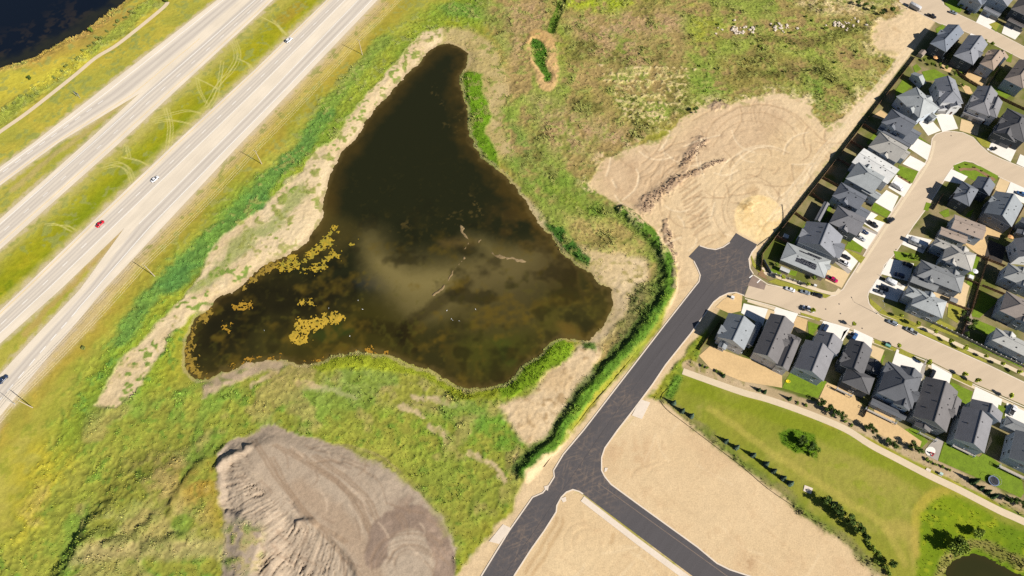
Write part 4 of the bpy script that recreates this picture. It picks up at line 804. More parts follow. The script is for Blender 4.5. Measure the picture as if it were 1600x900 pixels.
M_DECKW = mat('deck_boards', D(190,176,158), .85, .15, 2); M_RAIL = mat('railing_white', D(222,228,232), .5, .04, 2)
def bmesh_win(wd, ht):
    g = MB(); g.face([(-wd/2, 0, -ht/2), (wd/2, 0, -ht/2), (wd/2, 0, ht/2), (-wd/2, 0, ht/2)]); f = MB(); t = .14
    for c_, d_ in (((0, -.03, ht/2), (wd+2*t, .1, t)), ((0, -.03, -ht/2), (wd+2*t, .1, t)), ((-wd/2, -.03, 0), (t, .1, ht-t)), ((wd/2, -.03, 0), (t, .1, ht-t)), ((0, -.02, 0), (.07, .06, ht-t))): f.box(c_, d_)
    return g.mesh('window', M_GLASS), f.mesh('frame', M_TRIM)
WIN = bmesh_win(1.7, 1.35); WINS = bmesh_win(1.0, 1.2)
vb = MB(); vb.box((0, 0, .12), (.55, .55, .28), taper=.7); VENT = vb.mesh('roof_vent', M_VENT)
def gd(wd):
    g = MB()
    for k in range(4): g.box((0, -.02, .28+k*.55), (wd, .08, .5))
    return g.mesh('garage_door', M_GDOOR)
GDS = {4.9: gd(4.9), 2.7: gd(2.7)}
dbm = MB(); dbm.box((0, -.03, 1.05), (1.0, .08, 2.1)); DOOR = dbm.mesh('door', mat('front_door', D(90,60,50), .6, .1, 1))
hb = MB(); hb.tube((.38, -.09, .95), (.38, -.09, 1.2), .025); HANDLE = hb.mesh('handle', M_VENT)
def roof_mesh(L, W, ends, pitch, thick=.22):
    """ridge along local x; ends: 'h' hipped or 'g' gabled at -x and +x"""
    b = MB(); hx, hy = L/2, W/2; rise = hy*pitch
    x0 = -hx+(hy if ends[0] == 'h' else 0); x1 = hx-(hy if ends[1] == 'h' else 0)
    if x1-x0 < .2:
        k = (x0+x1)/2; x0, x1 = k-.1, k+.1
    c = [(-hx, -hy), (hx, -hy), (hx, hy), (-hx, hy)]; lo = [(x, y, 0) for x, y in c]; up = [(x, y, thick) for x, y in c]
    r0 = (x0, 0, thick+rise); r1 = (x1, 0, thick+rise)
    b.face(lo[::-1], 1)
    for i in range(4): j = (i+1) % 4; b.face([lo[i], lo[j], up[j], up[i]], 1)
    b.face([up[0], up[1], r1, r0]); b.face([up[2], up[3], r0, r1])
    b.face([up[3], up[0], r0], 0 if ends[0] == 'h' else 2); b.face([up[1], up[2], r1], 0 if ends[1] == 'h' else 2)
    cap = MB(); cap.beam(r0, r1, .34, .05)
    if ends[0] == 'h': cap.beam(up[0], r0, .3, .05); cap.beam(up[3], r0, .3, .05)
    if ends[1] == 'h': cap.beam(up[1], r1, .3, .05); cap.beam(up[2], r1, .3, .05)
    return b, cap, rise+thick
NH = [0]
def house(label, ang, wings, roof, wall, front=1, deck=None, vents=6, group='houses of the new subdivision', garage=0, pitch=.54, gables=1):
    """wings: (ends, ridge axis 'x'/'y', corner px, opposite corner px, eave height)"""
    NH[0] += 1; rv = roof+str(NH[0]*7 % 4); rr = random.Random(NH[0]*13); a = R(ang); ca, sa = math.cos(a), math.sin(a)
    rects = []
    for ends, ax, c1, c2, e in wings:
        e = e*1.25 if e > 4.3 else e*1.08
        A = np.array(P(*c1, e)[:2]); B = np.array(P(*c2, e)[:2]); M_ = (A+B)/2; dd = B-A
        rects.append([M_, max(3., abs(dd[0]*ca+dd[1]*sa)*1.04), max(3., abs(-dd[0]*sa+dd[1]*ca)*1.04), ends, ax, e])
    if gables:
        M_, lx, ly, ends, ax, e = rects[0]; rg_ = random.Random(int(M_[0]*7+M_[1]*3)); ux = np.array([ca, sa]); uy = np.array([-sa, ca])
        for q in range(gables):
            gw = rg_.uniform(4.2, 5.6); sg = (-1, 1)[(q+int(M_[0])) % 2]
            if ax == 'x': px_ = rg_.uniform(-.22, .3)*lx*(1 if q == 0 else -1); c_ = M_+ux*px_+uy*sg*(ly*.27+.35); rects.append([c_, gw, ly*.46+.7, 'gg', 'y', e+.03+.02*q])
            else: py_ = rg_.uniform(-.2, .2)*ly; c_ = M_+uy*py_+ux*sg*(lx*.27+.35); rects.append([c_, lx*.46+.7, gw, 'gg', 'x', e+.03+.02*q])
    O = rects[0][0]; root = empty('house', (O[0], O[1], 0), a)
    tag(root, label, 'house', group)
    loc = []
    for k, (M_, lx, ly, ends, ax, e) in enumerate(rects):
        v = M_-O; loc.append((v[0]*ca+v[1]*sa, -v[0]*sa+v[1]*ca, lx, ly, ends, ax, e+.017*k))
    def inside(x, y, me, z):
        return any(i != me and abs(x-q[0]) < q[2]/2-.3 and abs(y-q[1]) < q[3]/2-.3 and z < q[6] for i, q in enumerate(loc))
    for k, (cx, cy, lx, ly, ends, ax, e) in enumerate(loc):
        ov = .45; wb = MB(); wb.box((cx, cy, e/2), (lx-2*ov, ly-2*ov, e))
        link('wall', wb.mesh('wall', WALLS[wall]), root)
        L_, W_ = (lx, ly) if ax == 'x' else (ly, lx)
        b, cap, top = roof_mesh(L_, W_, ends, pitch if e > 4 else pitch*.85)
        ro = link('roof', b.mesh('roof', [ROOFS[rv], M_TRIM, WALLS[wall]]), root, (cx, cy, e), 0 if ax == 'x' else math.pi/2)
        link('ridge_cap', cap.mesh('ridge_cap', CAPS[rv]), ro)
        if k == 0 or e > 4.5:
            sl_ = (pitch if e > 4 else pitch*.85)
            for q in range(vents if k == 0 else 2):
                x = (q+.5)/(vents if k == 0 else 2)*L_*.7-L_*.35+rr.uniform(-.6, .6); sg = 1 if q % 2 else -1; y = sg*W_/2*rr.choice((.16, .2, .55))
                if abs(x) > L_/2-W_/2*.75 and 'h' in ends: continue
                link('roof_vent', VENT, ro, (x, y, .22+(W_/2-abs(y))*sl_-.02))
        for sx, sy, ln in ((1, 0, ly), (-1, 0, ly), (0, 1, lx), (0, -1, lx)):
            nw = (sx*ca-sy*sa, sx*sa+sy*ca); toc = nw[0]*(-O[0])+nw[1]*(-O[1])
            isf = (sx == front and sy == 0)
            if toc < 0 and not isf: continue
            px = cx+sx*(lx/2-ov); py = cy+sy*(ly/2-ov); rz = math.atan2(sx, -sy)
            if isf and k == garage:
                n = 2 if ln > 9.5 else 1
                for g in range(n):
                    off = (g-(n-1)/2)*(5.9 if n > 1 else 0)-(0 if n > 1 else .4); wd = 4.9 if g == 0 else 2.7
                    link('garage_door', GDS[wd], root, (px+sx*.02, py+off, .02), rz)
            levels = [1.9, 5.3] if e > 4.8 else [1.7]
            n = max(1, int((ln-1.5)//5.5))
            for z in levels:
                if isf and k == garage and z < 3: continue
                for q in range(n):
                    t = ((q+.5)/n-.5)*(ln-1.6)
                    wx, wy = px+(0 if sx else t), py+(t if sx else 0)
                    if inside(wx, wy, k, z): continue
                    if isf and z < 3 and q == 0:
                        dd = link('door', DOOR, root, (wx+sx*.02, wy+sy*.02, .05), rz); link('handle', HANDLE, dd); continue
                    me = WIN if rr.random() < .7 else WINS
                    o = link('window', me[0], root, (wx+sx*.03, wy+sy*.03, z), rz); link('frame', me[1], o)
    if deck:
        (x1, y1), (x2, y2), dz = deck; A = P(x1, y1, dz); B = P(x2, y2, dz); M_ = np.array([(A[0]+B[0])/2, (A[1]+B[1])/2])-O; dd = np.array(B[:2])-np.array(A[:2])
        lx, ly = abs(dd[0]*ca+dd[1]*sa), abs(-dd[0]*sa+dd[1]*ca); cx, cy = M_[0]*ca+M_[1]*sa, -M_[0]*sa+M_[1]*ca
        db = MB(); n = max(4, int(ly/.5))
        for q in range(n): db.box((cx, cy+((q+.5)/n-.5)*ly, dz-.06), (lx, ly/n-.03, .1))
        dk_ = link('deck', db.mesh('deck', M_DECKW), root)
        rb = MB()
        for sx in (-1, 1):
            for sy in (-1, 1): rb.box((cx+sx*lx/2, cy+sy*ly/2, (dz+1.05)/2), (.16, .16, dz+1.05))
        for sx, sy in ((1, 0), (-1, 0), (0, 1), (0, -1)):
            if sx == front: continue
            for z in (dz+.15, dz+1.0): rb.box((cx+sx*lx/2, cy+sy*ly/2, z), (.08 if sx else lx, .08 if sy else ly, .09))
            m_ = int((ly if sx else lx)/.45)
            for q in range(m_):
                t = ((q+.5)/m_-.5); rb.box((cx+sx*lx/2+(0 if sx else t*lx), cy+sy*ly/2+(t*ly if sx else 0), dz+.58), (.06, .06, .8))
        link('railing', rb.mesh('railing', M_RAIL), dk_)
    return root, O, a
HS = {}
# row south of the street, left to right
HS['S1'] = house('grey gable-roofed house nearest the black asphalt road, with rear covered porch', 60, [('gg','x',(1139,490),(1162,546),5.6), ('gg','x',(1190,507),(1166,536),3.4), ('gg','x',(1127,530),(1133,547),3.2)], 'grey', 'white', garage=1, deck=((1136,536),(1158,553),1.6), vents=4)
HS['S2'] = house('charcoal two-winged house on bare earth, second from the asphalt road in the path-side row', 60, [('gg','x',(1240,508),(1178,550),5.6), ('gh','x',(1251,531),(1212,570),5.4), ('gg','y',(1226,518),(1247,536),5.5)], 'charcoal', 'white', deck=((1190,556),(1212,572),2.0))
HS['S3'] = house('long grey gabled house with glazed rear and lawn behind, third in the path-side row', 60, [('gg','x',(1259,532),(1286,595),5.6), ('gg','x',(1279,517),(1308,556),5.2)], 'slate', 'mist', garage=1, deck=((1241,577),(1266,590),1.6), vents=3, gables=0)
HS['S4'] = house('charcoal house with several cross gables and a bare backyard, fourth in the path-side row', 60, [('gg','x',(1362,547),(1313,570),5.6), ('hh','x',(1325,572),(1357,616),5.4), ('gg','x',(1356,559),(1371,586),3.4), ('gg','y',(1320,562),(1345,580),5.5)], 'charcoal', 'dark', deck=((1308,606),(1330,620),1.8))
HS['S5'] = house('largest charcoal hip-roofed house with a low rear verandah roof, fifth in the path-side row', 60, [('hh','x',(1388,566),(1424,638),5.8), ('gg','x',(1408,571),(1436,598),5.7), ('gg','x',(1402,612),(1420,642),5.5), ('gg','y',(1362,627),(1414,652),3.1)], 'charcoal', 'mist', garage=1, deck=((1352,640),(1400,660),1.2), gables=2)
HS['S6'] = house('charcoal gabled house with dormer wing on its right side, sixth in the path-side row', 60, [('gg','x',(1446,590),(1478,674),5.6), ('gg','x',(1502,626),(1474,640),4.6), ('gg','x',(1432,655),(1452,676),3.2), ('hh','y',(1470,606),(1492,624),5.7)], 'charcoal', 'steel', deck=((1436,676),(1462,690),1.6), vents=8)
HS['S7'] = house('long slate-grey gabled house with red chairs on its rear deck, seventh in the path-side row', 60, [('gg','x',(1505,636),(1537,707),5.6), ('gg','x',(1519,624),(1562,660),5.2)], 'slate', 'mist', garage=1, deck=((1490,690),(1522,714),1.4), vents=3, gables=0)
HS['S8'] = house('grey house cut by the right frame edge, with the trampoline lawn behind it', 60, [('gg','x',(1577,715),(1632,694),5.6), ('hh','y',(1573,650),(1612,686),3.6)], 'grey', 'mist', garage=1, deck=((1562,726),(1605,752),1.5))
# row beside the long fence, bottom to top
HS['A1'] = house('light grey hip-roofed corner house with black solar panels', -28, [('hh','x',(1231,380),(1287,434),3.4), ('hg','x',(1262,402),(1296,420),3.6)], 'light', 'sand', garage=1, vents=2, pitch=.42, gables=0)
HS['A2'] = house('dark roofed house with tall gable end, next up the fence row from the solar house', -29, [('gg','y',(1261,347),(1303,402),5.6), ('hg','x',(1290,370),(1311,404),5.2)], 'slate', 'steel', garage=1)
HS['A3'] = house('grey house with separate rear roof wing, third up the fence row', -33, [('hg','x',(1310,322),(1338,368),5.4), ('gg','y',(1288,316),(1281,347),3.4), ('gg','x',(1322,346),(1346,362),3.4)], 'slate', 'steel', garage=2)
HS['A4'] = house('slate hip-roofed house with white side wall, fourth up the fence row', -38, [('hg','x',(1301,306),(1354,307),5.6), ('gg','x',(1336,318),(1352,343),3.3)], 'slate', 'mist', garage=1)
HS['A5'] = house('light grey house with a skylight box, fifth up the fence row', -40, [('hg','x',(1322,279),(1382,276),5.6), ('gg','x',(1352,290),(1371,312),4.6)], 'light', 'mist', garage=1)
HS['A6'] = house('house with very pale plain gable roof, sixth up the fence row', -43, [('gg','x',(1332,254),(1404,265),5.4)], 'pale', 'white', vents=10, pitch=.3, gables=0)
HS['A7'] = house('light grey house with striped hip roof beside the cul-de-sac mouth', -42, [('hg','x',(1376,207),(1400,254),5.4), ('hg','x',(1398,225),(1413,250),3.6)], 'light', 'mist', garage=1)
HS['A8'] = house('slate hip-roofed house with long white lower wall, left side of cul-de-sac', -41, [('hg','x',(1394,171),(1416,212),5.8), ('gg','x',(1375,200),(1421,228),3.1), ('gg','x',(1416,196),(1426,226),3.3)], 'slate', 'mist', garage=2)
HS['A9'] = house('light grey many-hipped house at the head of the cul-de-sac, upper left', -62, [('hh','x',(1432,137),(1436,184),5.4), ('gg','y',(1428,114),(1442,132),3.2), ('hg','x',(1440,160),(1458,186),3.6)], 'light', 'mist', garage=2, gables=2)
HS['A11'] = house('dark roofed house at the top of the cul-de-sac with white front gable', 87, [('hg','x',(1492,126),(1472,160),5.6), ('gg','x',(1480,150),(1502,168),4.8), ('gg','x',(1463,160),(1480,172),3.2)], 'slate', 'white', front=-1, garage=2)
HS['A12'] = house('grey house with white-framed windows and tan driveway, upper right of cul-de-sac', 58, [('hg','x',(1514,169),(1558,147),5.6), ('hg','x',(1566,160),(1536,176),5.3), ('gg','y',(1506,174),(1538,186),3.2)], 'slate', 'white', front=-1, garage=2, gables=2)
HS['A13'] = house('charcoal multi-gabled house right of the cul-de-sac with open trailer on drive', 55, [('hh','x',(1574,170),(1600,222),5.6), ('gg','x',(1557,197),(1584,222),4.8), ('gg','x',(1590,185),(1632,215),5.2)], 'charcoal', 'dark', front=-1, garage=1, gables=2)
# top rows
HS['T1'] = house('slate hip-roofed house at the top end of the long fence', 46, [('hg','x',(1478,81),(1481,39),5.6), ('gg','x',(1490,58),(1500,54),3.6)], 'slate', 'dark', deck=((1455,82),(1474,92),1.8))
HS['T2'] = house('slate house with glazed backyard pergola, second along the top street', 50, [('hg','x',(1520,101),(1513,56),5.6), ('gg','x',(1522,60),(1537,76),4.6)], 'slate', 'dark', deck=((1488,98),(1508,110),1.0))
HS['T3'] = house('taupe roofed house with pale backyard patio, third along the top street', 48, [('hg','x',(1552,110),(1548,78),5.6), ('gg','x',(1553,80),(1573,92),4.4)], 'taupe', 'mist', deck=((1528,106),(1544,118),1.4))
HS['T4'] = house('taupe roofed house at the right edge, fourth along the top street', 48, [('hg','x',(1598,138),(1592,94),5.6), ('gg','x',(1604,98),(1622,112),4.6)], 'taupe', 'mist', deck=((1566,132),(1584,142),1.2))
HS['T5'] = house('white sided house at the top frame edge beside green lawn', 48, [('gg','x',(1504,-6),(1541,-2),5.4), ('gg','x',(1512,2),(1530,10),3.2)], 'slate', 'mist', front=-1, garage=1)
HS['T6'] = house('slate gabled house at the top frame edge above the left white driveway', 48, [('gg','x',(1544,-4),(1585,-4),5.4), ('gg','y',(1538,12),(1562,24),3.2)], 'slate', 'mist', front=-1, garage=1)
HS['T7'] = house('dark house in the top right corner above the right white driveway', 48, [('hg','x',(1580,14),(1625,12),5.6), ('gg','y',(1576,30),(1600,42),3.2)], 'charcoal', 'dark', front=-1, garage=1)
# middle block
HS['M1'] = house('dark twin-gabled house on the inner bend with planted front garden', 52, [('hh','x',(1504,284),(1514,322),5.6), ('gg','x',(1528,276),(1545,306),5.2)], 'slate', 'dark', garage=1, deck=((1488,308),(1506,322),1.2))
HS['M2'] = house('grey gabled house with white rear windows, right of the inner bend house', 52, [('gg','x',(1556,300),(1580,354),5.6)], 'grey', 'steel', vents=8, deck=((1542,338),(1568,352),1.6))
HS['M3'] = house('taupe long low house with white rear corner and bare yard', -27, [('gg','x',(1492,336),(1534,374),5.2), ('gg','x',(1471,355),(1508,381),4.2)], 'taupe', 'mist', front=-1, garage=1, pitch=.36, gables=0)
HS['M4'] = house('light grey house behind the parked camper trailer', -29, [('hh','x',(1480,380),(1517,424),5.6), ('hg','x',(1462,372),(1492,396),5.5)], 'light', 'mist', front=-1, garage=1, gables=2)
HS['M5'] = house('wide grey house with solid low side roof, above the corner house of the middle block', -27, [('hh','x',(1440,407),(1500,457),5.6), ('gg','x',(1426,428),(1462,456),4.0)], 'grey', 'steel', front=-1, garage=1, gables=2)
HS['M6'] = house('light grey hip-roofed corner house of the middle block facing two streets', -29, [('hh','x',(1432,452),(1471,497),5.6), ('hg','x',(1419,447),(1444,474),5.5)], 'light', 'mist', front=-1, garage=1)
# right-hand block
HS['R0'] = house('dark roofed house at the right edge beside the grey gabled house', 55, [('hh','x',(1596,342),(1628,360),5.6), ('gg','x',(1588,362),(1606,368),3.4)], 'slate', 'steel', front=1)
HS['R1'] = house('dark square-roofed house with white wall beside the topsoil bed', -5, [('gg','y',(1584,374),(1626,404),5.6)], 'slate', 'white', front=1)
HS['R2'] = house('light grey roofed house at the right edge with fenced shaded yard', -32, [('hh','x',(1576,412),(1632,462),5.6)], 'light', 'mist', front=1, gables=2)
HS['R3'] = house('taupe hip-roofed house at the right edge', -33, [('hh','x',(1573,456),(1618,512),5.6)], 'taupe', 'mist', front=1, vents=4)
HS['R4'] = house('light grey hip-roofed house at the right edge above the screen fence', -33, [('hh','x',(1557,513),(1612,562),5.6)], 'light', 'mist', front=1, vents=4)
# solar panels on the corner house
pm = MB(); pm.box((0, 0, .04), (1.65, 1.0, .05)); 
for t in (-.27, .27): pm.box((0, t, .068), (1.6, .02, .006), mi=1)
PAN = pm.mesh('solar_panel', [mat('solar_cell', (.012, .013, .02), .25, .1, 2, spec=.5), M_TRIM])
root, O, a = HS['A1']; lw = [np.array(P(1231,380,3.4)[:2]), np.array(P(1287,434,3.4)[:2])]
dd = lw[1]-lw[0]; hyW = abs(-dd[0]*math.sin(a)+dd[1]*math.cos(a))/2
for (x0, y0, nx, ny) in ((-3.6, -.58, 4, 2), (-1.6, -.3, 3, 1), (3.0, -.62, 2, 2), (2.6, -.3, 2, 1), (-3.5, .55, 6, 1), (0.6, .72, 4, 1)):
    for i in range(nx):
        for j in range(ny):
            s_ = 1 if y0 > 0 else -1; yl = y0*hyW+j*1.02*(1 if y0 < 0 else -1); z = 3.4*1.08+.22+(hyW-abs(yl))*.42*.85+.1
            o = link('solar_panel', PAN, root, (x0+i*1.7, yl, z)); o.rotation_euler = (-s_*math.atan(.42*.85), 0, 0)
# ------------------------------------------------------------------ fences
M_FB = mat('fence_brown_boards', D(150,116,88), .9, .2, 2, rnd=.12); M_FG = mat('fence_grey_boards', D(176,170,160), .85, .12, 2, rnd=.1); M_POST = mat('fence_post', D(140,112,88), .9, .15, 2)
PMESH = {}
def fence(label, pts, h=1.8, m=M_FB, pl=2.4, thick=.08, cat='fence', name='wooden_fence', post=.13, mp=M_POST):
    w_ = PW(pts); r = empty(name, (*w_[0], 0)); tag(r, label, cat)
    for i in range(len(w_)-1):
        d_ = w_[i+1]-w_[i]; L = np.hypot(*d_); n = max(1, round(L/pl)); u = d_/L; s_ = L/n; rz = math.atan2(d_[1], d_[0])
        k = (round(s_, 2), h, m.name)
        if k not in PMESH:
            b = MB(); nb = 8
            for q in range(nb): b.box(((q+.5)/nb*s_, (.012 if q % 2 else -.012), h/2), (s_/nb-.015, thick*.5, h-.06))
            b.box((s_/2, 0, h-.1), (s_, thick, .1)); b.box((s_/2, 0, .35), (s_, thick, .1)); PMESH[k] = b.mesh('panel', m)
        kp = ('post', h, post, mp.name)
        if kp not in PMESH:
            b = MB(); b.box((0, 0, (h+.12)/2), (post, post, h+.12)); b.box((0, 0, h+.15), (post*1.4, post*1.4, .05)); PMESH[kp] = b.mesh('post', mp)
        for q in range(n):
            p = w_[i]+u*s_*q-w_[0]
            link('panel', PMESH[k], r, (p[0], p[1], 0), rz); link('post', PMESH[kp], r, (p[0], p[1], 0), rz)
    p = w_[-1]-w_[0]; link('post', PMESH[kp], r, (p[0], p[1], 0), rz)
    return r
fence('long brown board fence between dirt clearing and back yards', [(1188,424),(1190,399),(1250,322),(1300,258),(1352,190),(1410,116),(1430,90)], 1.95)
YF = [((1222,362),(1262,346)), ((1248,333),(1288,346)), ((1269,302),(1290,318)), ((1288,278),(1313,293)), ((1312,249),(1335,263)), ((1330,224),(1352,238)), ((1350,196),(1375,212)), ((1366,172),(1388,184))]
YF = [[(1213,371),(1232,381)], [(1242,334),(1262,348)], [(1268,304),(1288,318)], [(1286,280),(1312,294)], [(1308,250),(1334,264)], [(1328,222),(1352,236)], [(1349,196),(1374,212)]]
for k, q in enumerate(YF): fence('brown side fence between back yards, %s from the solar-panel house up the long fence' % ORD[k], q)
for lb, q in (('brown fence behind the cul-de-sac houses, running right to the frame edge', [(1492,112),(1510,126),(1545,146),(1590,168),(1625,184)]), ('brown fence between the two middle dark houses and the bare yard', [(1553,296),(1535,330),(1522,350)]),
              ('brown fence between bare yard and right edge house', [(1600,320),(1572,372)]), ('brown fence below the topsoil bed', [(1520,398),(1545,408),(1568,417)]), ('brown fence along the back of the middle block yards', [(1543,402),(1534,430),(1528,446),(1516,487),(1500,524)]),
              ('short brown fence behind the white patio, upper', [(1506,436),(1528,446)]), ('short brown fence below the pale patio, lower', [(1482,474),(1514,486)]), ('brown fence left of the inner bend house', [(1472,305),(1458,328)]), ('brown fence across the shaded right yard', [(1533,447),(1570,462)]),
              ('brown fence between first and second top-street back yards', [(1470,100),(1490,72)]), ('brown fence between third and fourth top-street back yards', [(1540,138),(1562,104)]), ('brown fence between second and third top-street back yards', [(1508,118),(1528,90)]),
              ('dark fence left of the charcoal second path-side house', [(1171,558),(1190,522)]), ('dark fence between fourth and fifth path-side houses', [(1348,652),(1372,600)]), ('dark fence beside the first path-side house by the asphalt', [(1092,548),(1106,528),(1128,498)]), ('dark fence between fifth and sixth path-side houses', [(1424,660),(1440,620)])):
    fence(lb, q)
fence('grey panel screen fence along the sidewalk above the street trees', [(1436,496),(1500,526),(1560,556),(1600,574),(1660,602)], 1.8, M_FG, 2.3, name='screen_fence', post=.3, mp=mat('screen_post', D(200,196,190), .8, .1, 2))
fence('grey panel screen fence beside the solar-panel corner house', [(1204,428),(1232,437),(1262,447)], 1.8, M_FG, 2.3, name='screen_fence', post=.3, mp=MATS['screen_post'])
fence('blue-grey fence at the asphalt corner beside the solar-panel house', [(1192,407),(1204,428)], 1.8, mat('fence_blue', D(110,130,150), .8, .1, 2), 2.3)
M_SILT = mat('silt_fabric', D(40,38,38), .9, .15, 2)
for lb, q in (('black silt fence along the edge between lush bank and road shoulder', [(978,344),(1000,352),(1020,370),(1036,395),(1046,412),(1050,430),(1046,460)]), ('black silt fence between green parkland and the sand lot', [(1050,600),(1032,622),(1042,640),(1068,660),(1110,692),(1160,730),(1200,764),(1245,795),(1290,828)]),
              ('black silt fence along the pond bank down to the junction', [(1046,462),(1028,500),(990,556),(930,628),(880,690),(850,730)]), ('low black hose line curving beside the pale sand circle', [(1222,320),(1224,340),(1218,358),(1200,372),(1184,384)])):
    fence(lb, cr(q, 3), .45 if 'curving' not in lb else .25, M_SILT, 3.0, .03, name='silt_fence', post=.07, mp=M_POST)  # the curving run is a hose line, built as a low fence
# ------------------------------------------------------------------ vehicles
def paintmat(name, c): return mat('car_paint_'+name, D(*c), .3, .03, 1, spec=.5)
PAINT = {k: paintmat(k, c) for k, c in dict(white=(240,240,242), silver=(176,180,184), red=(214,26,48), magenta=(190,20,90), navy=(50,66,96), black=(34,36,42), grey=(96,102,110), blue=(70,110,160), pewter=(140,150,160)).items()}
M_TYRE = mat('tyre_rubber', D(36,36,38), .9, .1, 3); M_RIM = mat('wheel_rim', D(150,152,156), .4, .1, 3, metal=.6)
M_HL = mat('headlight_lens', D(236,236,230), .2, .02, 1); M_TL = mat('taillight_lens', D(150,20,20), .3, .02, 1)
M_CGL = mat('car_glass', (.012, .015, .02), .1, .05, 1, spec=.6)
def loft(b, st, mi=0, n_c=3):
    """stations (x, half width, z low, z high, corner): rounded boxes joined along x"""
    rings = []
    for x, hw, z0, z1, r in st:
        ring = []
        for (sy, sz, a0) in ((1, 0, -90), (1, 1, 0), (-1, 1, 90), (-1, 0, 180)):
            cy = sy*(hw-r); cz = (z1-r) if sz else (z0+r)
            for k in range(n_c): t = R(a0+90*k/(n_c-1)); ring.append((x, cy+r*math.cos(t), cz+r*math.sin(t)))
        base = len(b.v); b.v += ring; rings.append(base)
    n = 4*n_c
    for p, q in zip(rings[:-1], rings[1:]):
        for i in range(n): j = (i+1) % n; b.f.append((p+i, p+j, q+j, q+i)); b.m.append(mi)
    b.f.append(tuple(rings[0]+n-1-i for i in range(n))); b.m.append(mi); b.f.append(tuple(rings[-1]+i for i in range(n))); b.m.append(mi)
def car_parts(kind):
    L, W, H = dict(sedan=(4.7, 1.82, 1.45), suv=(4.8, 1.92, 1.72), pickup=(5.7, 2.0, 1.88), van=(6.4, 2.1, 2.7))[kind]
    body, glass, roof = MB(), MB(), MB(); h = L/2; hw = W/2
    if kind == 'pickup':
        loft(body, [(-h, hw*.9, .5, .95, .1), (-h+.15, hw, .42, 1.05, .12), (-.35, hw, .4, 1.05, .12), (h*.35, hw, .4, 1.08, .14), (h*.8, hw*.98, .42, 1.05, .16), (h, hw*.82, .5, .85, .16)])
        loft(glass, [(-.55, hw*.86, 1.03, 1.75, .1), (-.35, hw*.88, 1.03, 1.84, .12), (.9, hw*.86, 1.03, 1.84, .12), (1.65, hw*.82, 1.03, 1.12, .04)])
        loft(roof, [(-.45, hw*.8, 1.84, 1.9, .02), (.85, hw*.78, 1.84, 1.9, .02)])
        bed = MB(); bed.box((-h*.58, 0, 1.075), (L*.36, W*.82, .03)); 
    elif kind == 'van':
        loft(body, [(-h, hw*.97, .5, 2.62, .1), (-h+.1, hw, .45, 2.7, .12), (h*.38, hw, .45, 2.7, .14), (h*.5, hw*.96, .45, 2.2, .18), (h*.7, hw*.95, .45, 1.35, .18), (h*.92, hw*.92, .45, 1.2, .18), (h, hw*.82, .5, .95, .16)])
        loft(glass, [(h*.47, hw*.86, 1.5, 2.24, .1), (h*.7, hw*.84, 1.3, 1.4, .04)])
        loft(roof, [(-h+.3, hw*.85, 2.7, 2.74, .02), (h*.3, hw*.85, 2.7, 2.74, .02)]); bed = None
    else:
        zt = H; zb = .95 if kind == 'sedan' else 1.08; rx = -h*.62 if kind == 'sedan' else -h*.9
        loft(body, [(-h, hw*.84, .45, zb*.85, .16), (-h+.18, hw*.96, .36, zb*.97, .18), (-h*.5, hw, .33, zb, .2), (h*.35, hw, .33, zb, .2), (h*.8, hw*.97, .36, zb*.9, .2), (h, hw*.78, .45, zb*.7, .16)])
        loft(glass, [(rx-.12, hw*.74, zb-.05, zb+.08, .04), (rx+.35, hw*.78, zb-.05, zt-.06, .1), (h*.1, hw*.78, zb-.05, zt-.04, .12), (h*.46, hw*.74, zb-.05, zb+.04, .04)])
        loft(roof, [(rx+.4, hw*.72, zt-.07, zt, .03), (h*.1, hw*.73, zt-.06, zt, .03)]); bed = None
    return L, W, H, body, glass, roof, bed
CARM = {}
wt = MB()
for k in range(14):
    t0, t1 = 2*math.pi*k/14, 2*math.pi*(k+1)/14; r = .33
    wt.face([(r*math.cos(t0), -.11, r*math.sin(t0)), (r*math.cos(t1), -.11, r*math.sin(t1)), (r*math.cos(t1), .11, r*math.sin(t1)), (r*math.cos(t0), .11, r*math.sin(t0))])
for s_ in (-.11, .11): wt.face([(.33*math.cos(2*math.pi*k/14), s_, .33*math.sin(2*math.pi*k/14)) for k in range(14)])
TYRE = wt.mesh('wheel', M_TYRE); wr = MB()
for s_ in (-.118, .118): wr.face([(.2*math.cos(2*math.pi*k/10), s_, .2*math.sin(2*math.pi*k/10)) for k in range(10)])
RIM = wr.mesh('rim', M_RIM); lb_ = MB(); lb_.box((0, 0, 0), (.1, .34, .14), taper=.8); HLM = lb_.mesh('headlight', M_HL); TLM = bpy.data.meshes.new_from_object(bpy.data.objects.new('tmp', HLM)); TLM.materials.clear(); TLM.materials.append(M_TL); TLM.name = 'taillight'
for o in [o for o in bpy.data.objects if o.name == 'tmp']: bpy.data.objects.remove(o)
